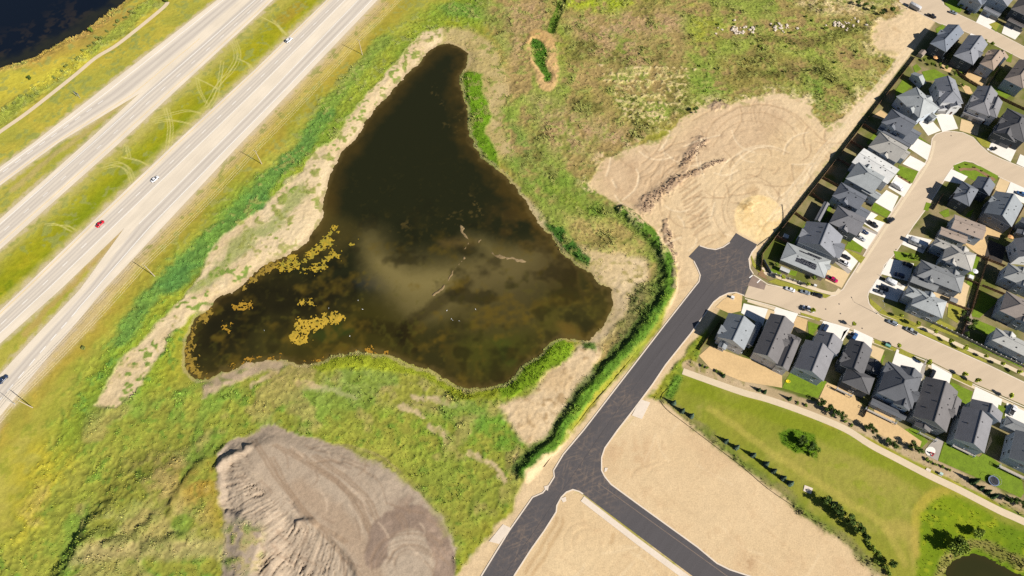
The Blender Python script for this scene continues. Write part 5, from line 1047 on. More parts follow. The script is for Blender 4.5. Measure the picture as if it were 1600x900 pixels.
def car(kind, paint, tail, nose, label, group=None, cat='car', load=False, z=.05):
    k = (kind, paint)
    if k not in CARM:
        L, W, H, b, g, r, bed = car_parts(kind)
        CARM[k] = (L, W, H, b.mesh('body', PAINT[paint], True), g.mesh('cabin_glass', M_CGL, True), r.mesh('roof_panel', PAINT[paint]), bed.mesh('truck_bed', M_VENT) if bed else None)
    L, W, H, b, g, r, bed = CARM[k]
    A = np.array(P(*tail)); B = np.array(P(*nose)); c_ = (A+B)/2; rz = math.atan2(B[1]-A[1], B[0]-A[0])
    root = empty({'sedan': 'car', 'suv': 'car', 'pickup': 'pickup_truck', 'van': 'delivery_van'}[kind], (c_[0], c_[1], z), rz); tag(root, label, cat, group)
    link('body', b, root); link('cabin_glass', g, root); link('roof_panel', r, root)
    if bed: link('truck_bed', bed, root)
    for sx in (-1, 1):
        for sy in (-1, 1):
            wl = link('wheel', TYRE, root, (sx*L*.31, sy*(W/2-.1), .33)); link('rim', RIM, wl)
    zz = .78 if kind in ('pickup', 'van', 'suv') else .66
    for sy in (-1, 1): link('headlight', HLM, root, (L/2-.1, sy*W*.34, zz)); link('taillight', TLM, root, (-L/2+.05, sy*W*.36, zz+.08))
    if load:
        lo = MB()
        for i in range(5): lo.box((-L*.29+random.uniform(-.15, .15), (i-2)*.3, 1.25+random.uniform(0, .15)), (1.8, .24, .22), random.uniform(-.06, .06))
        link('lumber_load', lo.mesh('lumber_load', M_DECKW), root)
    return root
HG = 'vehicles on the highway'; NG = 'vehicles in the subdivision'
car('suv', 'white', (447,68), (457,60), 'white car on the highway at the top, nearest the frame top', HG)
car('sedan', 'white', (237,286), (249,276), 'white car on the highway just above the grass gore', HG)
car('sedan', 'red', (152,356), (163,346), 'bright red car on the highway', HG); car('sedan', 'navy', (0,600), (13,587), 'dark blue car on the ramp at the left frame edge', HG)
car('sedan', 'white', (1242,456), (1225,450), 'white car parked at the kerb below the solar-panel house', NG); car('sedan', 'pewter', (1265,460), (1249,455), 'grey car parked second in line below the solar-panel house', NG); car('suv', 'black', (1285,465), (1268,459), 'dark car parked third in line below the solar-panel house', NG)
car('pickup', 'white', (1271,487), (1253,480), 'white pickup truck carrying lumber, parked opposite the three kerbside cars', NG, 'truck', True)
car('pickup', 'magenta', (1291,433), (1307,441), 'crimson pickup truck on the tan driveway of the solar-panel house', NG, 'truck'); car('pickup', 'white', (1310,408), (1327,416), 'white pickup truck on the second driveway above the corner', NG, 'truck', z=.07); car('sedan', 'black', (1313,399), (1328,406), 'black car beside the white pickup on the second driveway', NG, z=.07)
car('sedan', 'navy', (1341,359), (1357,367), 'dark blue car on the third driveway up the fence row', NG, z=.07); car('sedan', 'silver', (1336,369), (1353,378), 'silver car beside the dark blue one on the third driveway', NG, z=.07)
car('pickup', 'black', (1354,346), (1371,357), 'black pickup truck on the fourth driveway up the fence row', NG, 'truck', z=.07); car('suv', 'black', (1385,350), (1397,341), 'black car standing on the side street alone', NG); car('van', 'white', (1392,288), (1410,299), 'long white delivery van on the driveway of the pale-roofed house', NG, 'van', z=.07)
car('suv', 'black', (1425,418), (1409,411), 'black car in the shade on the wide grey house driveway', NG, z=.07); car('suv', 'navy', (1412,434), (1396,428), 'dark car near the foot of the wide grey house driveway', NG, z=.07); car('suv', 'black', (1388,455), (1371,448), 'dark car on the corner house driveway next to the white trailer', NG, z=.07); car('sedan', 'grey', (1381,460), (1366,454), 'grey car at the lower edge of the corner house driveway', NG, z=.07)
car('suv', 'navy', (1285,520), (1292,508), 'dark car on the third path-side driveway', NG, z=.07); car('suv', 'blue', (1330,534), (1338,521), 'blue car on the fourth path-side driveway', NG, z=.07); car('suv', 'black', (1452,592), (1459,578), 'black car on the sixth path-side driveway', NG, z=.07); car('pickup', 'white', (1577,650), (1585,634), 'white truck on the driveway at the right frame edge', NG, 'truck', z=.07)
car('suv', 'pewter', (1402,509), (1384,501), 'blue-grey car parked at the kerb, left of the silver pickup', NG); car('pickup', 'silver', (1432,523), (1413,513), 'silver pickup truck parked at the kerb by the young trees', NG, 'truck')
car('pickup', 'black', (1446,23), (1463,30), 'black pickup truck hitched to the cargo trailer at the top street', NG, 'truck'); car('sedan', 'pewter', (1480,18), (1497,24), 'grey car parked on the top street beside the green lawn', NG); car('suv', 'black', (1511,25), (1519,15), 'black car on the driveway of the white top-edge house', NG); car('suv', 'blue', (1601,307), (1587,301), 'blue car on the driveway at the right edge beside the grey gabled house', NG, z=.07)
# trailers and a camper
def trailer(name, label, tail, nose, L, W, H, m, wins=0, cat='trailer', z=.07, side=None, openbed=False):
    A = np.array(P(*tail)); B = np.array(P(*nose)); c_ = (A+B)/2; rz = math.atan2(B[1]-A[1], B[0]-A[0]); r = empty(name, (c_[0], c_[1], z), rz); tag(r, label, cat)
    b = MB()
    if openbed:
        b.box((0, 0, .55), (L, W, .08))
        for sy in (-1, 1): b.box((0, sy*W/2, .75), (L, .06, .4))
        b.box((-L/2, 0, .75), (.06, W, .4)); b.box((L/2, 0, .75), (.06, W, .4))
    else: loft(b, [(-L/2, W*.46, .5, H-.12, .1), (-L/2+.12, W/2, .45, H, .12), (L/2-.5, W/2, .45, H, .12), (L/2, W*.46, .7, H-.5, .12)])
    link('body', b.mesh('body', m, not openbed), r)
    h_ = MB(); h_.beam((L/2-.2, -.5, .45), (L/2+1.2, 0, .45), .08, .08); h_.beam((L/2-.2, .5, .45), (L/2+1.2, 0, .45), .08, .08); link('hitch', h_.mesh('hitch', M_VENT), r)
    for sx in (-.5, .4):
        for sy in (-1, 1): wl = link('wheel', TYRE, r, (sx, sy*(W/2-.05), .33)); link('rim', RIM, wl)
    if not openbed:
        v_ = MB(); v_.box((0, 0, 0), (.5, .5, .14), taper=.85); vm = v_.mesh('roof_hatch', M_TRIM if m is not M_TRIM else M_SLAB)
        for q in range(3): link('roof_hatch', vm, r, (L*(q-1)*.27, .2*(-1)**q, H+.05))
        gw = MB(); gw.box((0, 0, 0), (.9, .05, .6)); gm = gw.mesh('window', M_CGL)
        for q in range(wins):
            for sy in (-1, 1): link('window', gm, r, (L*((q+.5)/wins-.5)*.8, sy*(W/2+.005), H*.62))
    return r
M_CAMP = mat('camper_shell', D(226,228,230), .45, .04, 1); M_CARGO = mat('trailer_shell', D(196,196,198), .5, .06, 1)
trailer('camper_trailer', 'white camper trailer in the shade on the light grey house driveway', (1446,388), (1417,376), 8.5, 2.5, 3.1, M_CAMP, 3, 'camper')
trailer('cargo_trailer', 'long enclosed cargo trailer behind the black pickup at the top street', (1418,8), (1438,19), 7.2, 2.4, 2.7, M_CARGO, 0)
trailer('cargo_trailer', 'white enclosed trailer on the corner house driveway of the middle block', (1398,446), (1382,438), 5.0, 2.2, 2.3, M_CAMP, 0); trailer('utility_trailer', 'small open utility trailer on the driveway right of the cul-de-sac', (1557,231), (1548,236), 2.8, 1.5, 1.0, M_VENT, openbed=True)
# ------------------------------------------------------------------ trees and shrubs
def leafmat(name, c, amp=.35):
    m, nt, b = newmat(name); N = nt.nodes; L = nt.links; b.inputs['Roughness'].default_value = .8; b.inputs['Specular IOR Level'].default_value = .15
    at = N.new('ShaderNodeAttribute'); at.attribute_name = 'Col'; oi = N.new('ShaderNodeObjectInfo'); mr = N.new('ShaderNodeMapRange'); mr.inputs[3].default_value = 1-amp*.5; mr.inputs[4].default_value = 1+amp*.5
    L.new(oi.outputs['Random'], mr.inputs[0]); mx = N.new('ShaderNodeVectorMath'); mx.operation = 'SCALE'; L.new(at.outputs['Color'], mx.inputs[0]); L.new(mr.outputs[0], mx.inputs['Scale']); L.new(mx.outputs[0], b.inputs['Base Color']); return m
M_LEAF = leafmat('foliage', None, .5); M_BARK = mat('bark', D(96,78,60), .95, .25, 3)
def leaves(name, centres, n, size, c1, c2, rs):
    """leaf faces spread through lumpy clumps; colour varies leaf by leaf"""
    rg = np.random.default_rng(rs); V = []; C = []; T = []
    for (cx, cy, cz, rx, rz_) in centres:
        for k in range(n):
            d_ = rg.normal(size=3); d_ /= np.linalg.norm(d_); r = rg.random()**.4
            p = np.array([cx+d_[0]*rx*r, cy+d_[1]*rx*r, max(.05, cz+d_[2]*rz_*r)])
            a_ = rg.normal(size=3); a_ /= np.linalg.norm(a_); b_ = np.cross(a_, d_+rg.normal(size=3)*.5); b_ /= (np.linalg.norm(b_)+1e-6); s_ = size*rg.uniform(.6, 1.3)
            i = len(V); V += [p-a_*s_-b_*s_*.5, p+a_*s_-b_*s_*.5, p+a_*s_*.7+b_*s_*.7, p-a_*s_*.7+b_*s_*.7]
            t = rg.random(); c_ = np.asarray(c1)*(1-t)+np.asarray(c2)*t; C += [c_]*4; T.append((i, i+1, i+2, i+3))
    return np_mesh(name, np.array(V), np.array(T), M_LEAF, np.array(C), False)
def trunk(h, r, limbs=4, rs=1, spread=.5):
    rr = random.Random(rs); b = MB(); b.tube((0, 0, -.1), (0, 0, h*.55), r, r*.6, 7); b.tube((0, 0, h*.55), (.05, .03, h*.92), r*.6, r*.15, 6)
    for k in range(limbs):
        t = 2*math.pi*k/limbs+rr.uniform(-.4, .4); z = h*rr.uniform(.35, .65); b.tube((0, 0, z), (math.cos(t)*spread, math.sin(t)*spread, z+h*.22), r*.35, r*.1, 5)
    return b.mesh('trunk', M_BARK)
def spruce_mesh(h, w, c1, c2, rs):
    rg = np.random.default_rng(rs); V = []; C = []; T = []; lv = 13
    for k in range(lv):
        z = h*(.06+.92*k/lv); r = w*(1-k/lv)**.85+.08; nb = max(5, int(13*(1-k/lv))+4)
        for q in range(nb):
            t = 2*math.pi*(q+rg.random()*.8)/nb; rr_ = r*rg.uniform(.75, 1.12); dz = -.22*rr_; hw_ = .16+.13*r
            e = np.array([math.cos(t), math.sin(t), 0]); s_ = np.array([-e[1], e[0], 0]); b0 = np.array([0, 0, z+.25]); tip = e*rr_+np.array([0, 0, z+dz])
            mid = e*rr_*.6+np.array([0, 0, z+.02])
            i = len(V); V += [b0, mid-s_*hw_, tip, mid+s_*hw_]; u = rg.random(); C += [np.asarray(c1)*(1-u)+np.asarray(c2)*u]*4; T.append((i, i+1, i+2, i+3))
    return np_mesh('crown', np.array(V), np.array(T), M_LEAF, np.array(C), False)
YG1, YG2 = D(206,212,70), D(160,180,46); DG1, DG2 = D(104,126,50), D(64,88,36); BG1, BG2 = D(96,116,96), D(56,78,60); GG1_, GG2_ = D(156,176,60), D(104,130,44)
TR = {}
for k in range(3):
    TR['young', k] = (trunk(3.2, .07, 4, k, .45), leaves('crown', [(0, 0, 2.6, .75, .9), (.35, .15, 2.2, .55, .6), (-.3, .2, 2.9, .5, .7), (.05, -.35, 2.3, .5, .6)], 60, .2, YG1, YG2, k+1))
    TR['spruce', k] = (trunk(5.0, .12, 0, k), spruce_mesh(5.6, 1.55, BG1, BG2, k+20)); TR['dspruce', k] = (trunk(5.0, .12, 0, k), spruce_mesh(5.2, 1.5, D(70,96,48), D(40,64,34), k+30))
    rr = random.Random(k)
    TR['leafy', k] = (trunk(5.2, .14, 6, k, 1.2), leaves('crown', [(rr.uniform(-1.4, 1.4), rr.uniform(-1.4, 1.4), rr.uniform(2.4, 4.8), rr.uniform(.8, 1.3), rr.uniform(.7, 1.1)) for _ in range(9)], 95, .24, DG1, DG2, k+5))
    TR['bright', k] = (trunk(4.6, .13, 6, k, 1.1), leaves('crown', [(rr.uniform(-1.3, 1.3), rr.uniform(-1.3, 1.3), rr.uniform(2.0, 4.2), rr.uniform(.8, 1.2), rr.uniform(.7, 1.0)) for _ in range(9)], 95, .24, GG1_, DG1, k+15))
    TR['shrub', k] = (trunk(.8, .05, 5, k, .4), leaves('crown', [(rr.uniform(-.5, .5), rr.uniform(-.5, .5), rr.uniform(.4, .9), .55, .5) for _ in range(4)], 60, .17, GG1_, DG1, k+40))
    TR['pale', k] = (trunk(.9, .05, 5, k, .4), leaves('crown', [(rr.uniform(-.6, .6), rr.uniform(-.6, .6), rr.uniform(.4, 1.0), .6, .5) for _ in range(4)], 60, .17, D(150,156,78), D(110,124,58), k+50))
NT = [0]
def tree(kind, px, label, scale=1.0, name=None, group=None, cat=None):
    NT[0] += 1; v = NT[0] % 3; p = P(*px)
    zg = 0.0; j = int(round((p[0]-gx[0])/STEP)); i = int(round((p[1]-gy[0])/STEP))
    if 0 <= i < SHP[0] and 0 <= j < SHP[1] and IDX[i, j] >= 0: zg = float(F.z[IDX[i, j]])
    nm = name or dict(young='young_tree', spruce='spruce_tree', dspruce='spruce_tree', leafy='leafy_tree', bright='leafy_tree', shrub='shrub', pale='shrub')[kind]
    r = empty(nm, (p[0], p[1], zg), random.uniform(0, 6.28)); s_ = scale*random.uniform(.9, 1.12); r.scale = (s_, s_, s_*random.uniform(.92, 1.1))
    tag(r, label, cat or ('shrub' if 'shrub' in nm else 'tree'), group); link('trunk', TR[kind, v][0], r); link('crown', TR[kind, v][1], r); return r
def row(kind, pts, fmt, scale=1.0, group=None):
    for k, q in enumerate(pts): tree(kind, q[:2], fmt % ORD[k], q[2] if len(q) > 2 else scale, group=group)
row('young', [(1266,489),(1330,510),(1400,544),(1446,570,1.5),(1502,588),(1521,598),(1573,622)], 'young yellow-green street tree on the path-side verge, %s from the left', 1.25, 'street trees south of the street')
row('young', [(1220,438),(1260,448),(1404,497),(1429,510),(1457,522),(1481,536),(1503,547),(1536,560),(1561,572),(1587,584)], 'young street tree on the verge by the screen fences, %s from the left', 1.2, 'street trees north of the street')
row('spruce', [(1052,631),(1066,643),(1080,651)], 'blue-grey spruce beside the sand lot corner, %s down from the path', .8, 'spruces along the parkland edge')
row('spruce', [(1134,690),(1150,700),(1176,712),(1196,726),(1208,737),(1223,748),(1234,756)], 'spruce between parkland and silt fence, %s from the upper left', .85, 'spruces along the parkland edge')
row('leafy', [(1286,786),(1300,796),(1312,806),(1324,816),(1336,828),(1348,838)], 'dense dark tree in the clump below the white utility pad, %s from the left', .95, 'dark trees by the sand lot')
row('spruce', [(1302,788),(1309,800)], 'pale blue spruce inside the dark clump by the sand lot, %s from the top', .9, 'spruces along the parkland edge')
row('shrub', [(1356,848),(1364,858),(1372,866),(1378,876),(1382,888),(1368,878),(1388,896)], 'shrub along the lower edge of the sand lot, %s from the top', 1.3, 'shrubs by the sand lot')
tree('leafy', (1390,882), 'lone dark bush at the bottom of the parkland strip', .8)
row('leafy', [(1250,690),(1262,700)], 'dark tree in the planted island of the parkland, %s from the left', .9, 'trees in the planted island')
row('bright', [(1268,712),(1276,704)], 'brighter shrub tree in the planted island, %s from the left', .55, 'trees in the planted island')
row('bright', [(1484,860,1.2),(1492,848,1.25),(1498,856,1.0)], 'round bright tree left of the stormwater pool, %s from the left', 1.1, 'trees by the stormwater pool'); row('bright', [(1520,836,.9),(1528,832,.8)], 'smaller tree above the stormwater pool, %s from the left', .8, 'trees by the stormwater pool')
row('dspruce', [(1519,753,1.15),(1531,763),(1541,769),(1551,776)], 'spruce in the rock bed by the trampoline lawn, %s from the left', .9, 'spruces beside the path'); row('leafy', [(1571,781),(1583,784),(1594,790)], 'bush in the rock bed near the right frame edge, %s from the left', .6, 'bushes beside the path')
row('shrub', [(1446,718),(1453,721),(1461,726),(1471,730),(1481,735)], 'small round shrub edging the rock bed, %s from the left', .95, 'round shrubs in the rock bed')
row('leafy', [(1280,632),(1290,640),(1301,648),(1313,652)], 'dark tree beside the path below the third house lawn, %s from the left', .75, 'trees beside the path'); row('dspruce', [(1130,588),(1185,610),(1194,613),(1233,624)], 'small spruce beside the path, %s from the left', .7, 'spruces beside the path')
row('shrub', [(1118,580),(1126,583),(1096,572),(1104,576),(1246,630),(1258,634),(1320,660),(1330,665)], 'low shrub on the upper side of the path, %s in the bed', .9, 'shrubs beside the path'); row('leafy', [(1352,668),(1362,675),(1385,692),(1395,697),(1422,698),(1432,706)], 'bushy tree behind the large hip-roofed house, %s from the left', .7, 'trees beside the path')
row('leafy', [(1500,492),(1508,502),(1514,514),(1507,526),(1518,506)], 'backyard tree along the rear fence by the screen fence, %s from the top', .62, 'backyard trees'); row('bright', [(1443,96),(1455,103),(1466,104),(1477,108),(1490,118),(1502,136)], 'small backyard tree behind the top-street houses, %s from the left', .5, 'backyard trees')
row('bright', [(1500,12),(1548,72),(1538,66)], 'small front-garden tree on the top street, %s from the left', .5, 'front-garden trees'); row('bright', [(1212,416),(1270,437),(1420,402),(1430,405)], 'front-garden bush in the lower part of the block, %s from the left', .55, 'front-garden bushes')
row('shrub', [(1500,262),(1510,258),(1522,262),(1534,268),(1546,276)], 'low shrub in the inner bend garden, %s from the left', .6, 'shrubs in the inner bend garden'); row('shrub', [(1404,274),(1410,278),(1416,281),(1422,285)], 'low shrub edging the lawn beside the white van, %s from the left', .55, 'shrubs by the van')
LS = [(12,170),(24,163),(35,152),(44,150),(52,152),(60,147),(85,122),(98,112),(104,104),(122,92),(130,80),(140,72),(148,68),(152,60),(160,62),(168,50),(180,40),(186,34),(196,28),(204,20),(212,22),(220,14)]
row('pale', LS, 'grey-green shrub on the lakeside slope above the trail, %s from the left', 1.15, 'shrubs on the lakeside slope'); tree('bright', (144,50), 'largest bush on the lake bank', .8, 'shrub'); tree('bright', (262,3), 'bush at the top end of the walking trail', .7, 'shrub'); tree('leafy', (48,125), 'lone dark shrub in the yellow grass below the lake', .5, 'shrub')
row('leafy', [(1085,176),(1350,12),(1362,18),(1338,8),(1376,24),(1392,18)], 'dark shrub in the top right meadow, %s from the left', .7, 'shrubs in the top right meadow'); tree('pale', (132,545), 'scrubby bush with long shadow on the verge beside the poles', 1.2)
MS = [(random.uniform(1090,1340), random.uniform(15,140)) for _ in range(26)]
for k, q in enumerate(MS): tree('shrub' if k % 3 else 'leafy', q, 'low weed clump in the top right meadow', .9 if k % 3 else .3, 'weed_clump', 'weed clumps in the top right meadow', 'shrub')
# ------------------------------------------------------------------ power line, lamps, sign
M_POLE = mat('pole_wood', D(206,190,168), .9, .15, 2); M_STEEL = mat('galvanised_steel', D(206,206,204), .5, .06, 2, metal=.3); M_WIRE = mat('cable_aluminium', D(226,214,180), .5, .05, 1)
PB = [(672,-28),(566,85),(409,256),(242,432),(51,637),(-70,768)]; pw = [np.array(P(*q)) for q in PB]; HP = 11.0
def pole(k):
    d_ = pw[min(k+1, 5)]-pw[max(k-1, 0)]; rz = math.atan2(d_[1], d_[0]); r = empty('utility_pole', tuple(pw[k]), rz)
    tag(r, 'tall wooden utility pole beside the highway, %s from the top' % ORD[k-1], 'pole', 'utility poles beside the highway')
    b = MB(); b.tube((0, 0, -.3), (0, 0, HP), .2, .13, 8); link('pole_shaft', b.mesh('pole_shaft', M_POLE), r)
    b = MB(); b.box((0, 0, HP-.5), (.14, 2.6, .16)); link('crossarm', b.mesh('crossarm', M_POLE), r)
    for y in (-1.2, 0, 1.2): b = MB(); b.tube((0, y, HP-.42), (0, y, HP-.1), .06, .04, 6); link('insulator', b.mesh('insulator', M_STEEL), r)
    return rz
rzs = [pole(k) if 0 < k < 5 else None for k in range(6)]
ga = math.atan2(pw[4][1]-pw[1][1], pw[4][0]-pw[1][0])
for y, nm in ((-1.2, 'outer cable of the power line on the highway side'), (0, 'middle cable of the power line strung along the utility poles'), (1.2, 'outer cable of the power line on the pond side')):
    b = MB(); of = np.array([-math.sin(ga)*y, math.cos(ga)*y, 0])
    for k in range(5):
        a_, c_ = pw[k]+of, pw[k+1]+of
        for q in range(10):
            t0, t1 = q/10, (q+1)/10; f = lambda t: tuple(a_*(1-t)+c_*t+np.array([0, 0, HP-.1-1.2*4*t*(1-t)])); b.tube(f(t0), f(t1), .034, n=5, cap=False)
    tag(link('power_cable', b.mesh('power_cable', M_WIRE)), nm, 'cable')
def lamp(px, h, arm_px, label, arm=2.2):
    p = np.array(P(*px)); q = np.array(P(*arm_px)); rz = math.atan2(q[1]-p[1], q[0]-p[0]); r = empty('street_lamp', tuple(p), rz); tag(r, label, 'street lamp')
    b = MB(); b.tube((0, 0, 0), (0, 0, h), .11, .06, 8); b.box((0, 0, .15), (.45, .45, .3)); link('lamp_post', b.mesh('lamp_post', M_STEEL), r)
    b = MB(); b.tube((0, 0, h-.1), (arm*.4, 0, h+.35), .05, .045, 6); b.tube((arm*.4, 0, h+.35), (arm, 0, h+.4), .045, .04, 6); link('lamp_arm', b.mesh('lamp_arm', M_STEEL), r)
    b = MB(); b.box((arm+.3, 0, h+.4), (.75, .3, .14), taper=.8); link('lamp_head', b.mesh('lamp_head', M_STEEL), r)
lamp((23,631), 10.5, (10,615), 'tall steel lamp post beside the ramp at the left frame edge', 2.6); lamp((1370,490), 8.0, (1360,470), 'street lamp at the corner opposite the middle block corner house'); lamp((1417,14), 8.5, (1440,10), 'lamp post at the top street beside the cargo trailer')
p = P(123, 152); r = empty('road_sign', p, R(59.5)); tag(r, 'large road sign on two posts between trail and ramp', 'sign')
b = MB(); b.tube((0, -1.3, 0), (0, -1.3, 3.4), .09); link('post', b.mesh('post', M_STEEL), r); b = MB(); b.tube((0, 1.3, 0), (0, 1.3, 3.4), .09); link('post', b.mesh('post', M_STEEL), r)
b = MB(); b.box((.12, 0, 3.0), (.08, 4.0, 2.0)); link('sign_panel', b.mesh('sign_panel', mat('sign_back', D(140,158,170), .5, .05, 1, metal=.2)), r)
# ------------------------------------------------------------------ yard things
def trampoline(px, r_, label):
    p = P(*px); t = empty('trampoline', p); tag(t, label, 'trampoline'); n = 20; b = MB()
    b.face([(r_*.86*math.cos(2*math.pi*k/n), r_*.86*math.sin(2*math.pi*k/n), .85) for k in range(n)]); link('mat', b.mesh('mat', mat('trampoline_mat', D(46,48,56), .8, .1, 2)), t)
    b = MB()
    for k in range(n):
        a0, a1 = 2*math.pi*k/n, 2*math.pi*(k+1)/n; f = lambda q, rr_, z: (rr_*math.cos(q), rr_*math.sin(q), z)
        b.face([f(a0, r_*.84, .9), f(a0, r_, .9), f(a1, r_, .9), f(a1, r_*.84, .9)][::-1])
    link('rim_pad', b.mesh('rim_pad', mat('trampoline_pad', D(120,136,170), .6, .05, 1)), t); b = MB()
    for k in range(8): q = 2*math.pi*k/8; b.tube((r_*math.cos(q), r_*math.sin(q), 0), (r_*math.cos(q), r_*math.sin(q), 2.4), .035, n=5)
    for k in range(n): a0, a1 = 2*math.pi*k/n, 2*math.pi*(k+1)/n; b.tube((r_*math.cos(a0), r_*math.sin(a0), 2.4), (r_*math.cos(a1), r_*math.sin(a1), 2.4), .03, n=4)
    link('frame', b.mesh('frame', M_STEEL), t)
trampoline((1551,752), 2.2, 'round black trampoline with pole frame on the lawn at lower right')
M_RED = mat('red_fabric', D(214,30,54), .7, .1, 2); M_CHAIR = {}
def chair(px, z, rz, m, label, group):
    if m.name not in M_CHAIR:
        s_, bk, lg = MB(), MB(), MB(); s_.box((0, 0, .42), (.6, .6, .1)); bk.box((-.3, 0, .75), (.1, .6, .65)); 
        for sx in (-1, 1):
            for sy in (-1, 1): lg.box((sx*.26, sy*.26, .2), (.06, .06, .4))
        M_CHAIR[m.name] = (s_.mesh('seat', m), bk.mesh('backrest', m), lg.mesh('leg_frame', M_VENT))
    p = P(*px, z); r = empty('patio_chair', p, rz); tag(r, label, 'chair', group)
    for n_, me in zip(('seat', 'backrest', 'leg_frame'), M_CHAIR[m.name]): link(n_, me, r)
for k, q in enumerate(((1506,700), (1509,703), (1512,698), (1515,701))): chair(q, 1.4, k*1.5, M_RED, 'red patio chair on the rear deck of the slate-grey house, %s from the left' % ORD[k], 'red deck chairs')
for k, q in enumerate(((1454,708), (1458,709), (1456,712))): chair(q, .08, k*2.0, M_RED, 'red garden chair on the round pad behind the sixth house, %s from the left' % ORD[k], 'red garden chairs')
o = sheet('round_pad', [(1453.5+8*math.cos(t), 705+7*math.sin(t)) for t in np.linspace(0, 6.0, 14)], .085, M_DRIVE, thick=.08)
def utility_box(px, d, label, m, z=0, name='utility_box'):
    p = P(*px); r = empty(name, (p[0], p[1], z), R(-28)); tag(r, label, 'utility box'); b = MB(); b.box((0, 0, d[2]/2+.1), d); link('cabinet', b.mesh('cabinet', m), r)
    b = MB(); b.box((0, 0, d[2]+.14), (d[0]*1.06, d[1]*1.06, .08)); link('lid', b.mesh('lid', m), r); b = MB(); b.box((0, 0, .05), (d[0]*1.3, d[1]*1.3, .1)); link('base', b.mesh('base', M_KERB), r)
utility_box((1386,541), (2.2,1.1,1.1), 'teal utility box on the path-side verge', mat('teal_paint', D(120,176,160), .6, .05, 1)); utility_box((1469,741), (1.2,1.0,1.0), 'pale green utility box beside the walking path', mat('pale_green_paint', D(190,214,204), .6, .05, 1)); utility_box((1144,466), (1.4,1.2,1.2), 'white utility box at the asphalt street corner', M_TRIM); utility_box((1273,447), (1.2,.9,.9), 'small white utility box behind the kerbside cars', M_TRIM)
for q in ([(1257,758),(1270,763),(1267,772),(1255,767)], [(1448,731),(1455,734),(1453,738),(1446,734)]): sheet('concrete_pad', q, .12, M_KERB, thick=.18)
def shed(px, ang, d, label, rc='taupe'):
    p = P(*px); r = empty('garden_shed', p, R(ang)); tag(r, label, 'shed'); b = MB(); b.box((0, 0, d[2]/2), (d[0]-.3, d[1]-.3, d[2])); link('wall', b.mesh('wall', WALLS['sand']), r)
    rb, cp, _ = roof_mesh(d[0], d[1], 'gg', .4, .1); link('roof', rb.mesh('roof', [ROOFS[rc], M_TRIM, WALLS['sand']]), r, (0, 0, d[2])); b = MB(); b.box((d[0]/2-.14, 0, .95), (.06, 1.1, 1.8)); link('door', b.mesh('door', M_TRIM), r)
shed((1438,87), 45, (4.2,3.2,2.3), 'taupe roofed garden shed behind the first top-street house'); shed((1226,372), -28, (2.6,2.0,2.1), 'small pale shed in the fence-row yard above the solar house', 'pale'); shed((1486,472), -28, (3.4,2.6,2.3), 'grey garden shed on the pale patio of the middle block', 'grey'); shed((1224,425), -28, (4.6,2.2,2.2), 'grey garden shed between solar house and screen fence', 'pale'); shed((1400,646), 60, (2.6,2.2,2.2), 'small grey shed behind the large hip-roofed house', 'grey')
def umbrella(px, m, label):
    p = P(*px); r = empty('patio_umbrella', p); tag(r, label, 'umbrella'); b = MB(); n = 8; b.tube((0, 0, 0), (0, 0, 2.5), .04); link('pole', b.mesh('pole', M_STEEL), r); b = MB()
    for k in range(n): a0, a1 = 2*math.pi*k/n, 2*math.pi*(k+1)/n; b.face([(1.4*math.cos(a0), 1.4*math.sin(a0), 2.1), (1.4*math.cos(a1), 1.4*math.sin(a1), 2.1), (0, 0, 2.6)])
    link('canopy', b.mesh('canopy', m), r)
umbrella((1459,94), mat('orange_canvas', D(236,176,116), .8, .08, 1), 'orange patio umbrella behind the first top-street house'); umbrella((1575,374), MATS['orange_canvas'], 'orange patio umbrella in the yard above the topsoil bed'); umbrella((1520,427), mat('white_canvas', D(240,240,240), .8, .05, 1), 'white patio umbrella behind the light grey camper house')
utility_box((1516,434), (2.0,2.0,.9), 'white hot tub beside the white patio umbrella', M_TRIM, name='hot_tub')
p = P(1231, 596); r = empty('paddling_pool', (p[0], p[1], .04)); tag(r, 'small yellow paddling pool on the lawn of the third path-side house', 'pool'); b = MB()
for k in range(12):
    a0, a1 = 2*math.pi*k/12, 2*math.pi*(k+1)/12; b.tube((1.0*math.cos(a0), .7*math.sin(a0), .15), (1.0*math.cos(a1), .7*math.sin(a1), .15), .14, n=6)
link('rim_tube', b.mesh('rim_tube', mat('yellow_vinyl', D(236,214,40), .4, .05, 1)), r); b = MB(); b.face([(.95*math.cos(2*math.pi*k/12), .65*math.sin(2*math.pi*k/12), .1) for k in range(12)]); link('pool_floor', b.mesh('pool_floor', MATS['yellow_vinyl']), r)
# manholes and valve boxes in the streets
mb_ = MB(); mb_.face([(.38*math.cos(2*math.pi*k/14), .38*math.sin(2*math.pi*k/14), 0) for k in range(14)]); MH = mb_.mesh('manhole_cover', mat('cast_iron', D(110,100,90), .7, .1, 3))
for q in ((1311,475),(1290,483),(1313,490),(1347,513),(1486,206),(1486,212),(1400,390)): link('manhole_cover', MH, street, (*P(*q)[:2], .034))
for q in ((975,655),(921,710),(905,690)): link('manhole_cover', MH, asph, (*P(*q)[:2], .026))
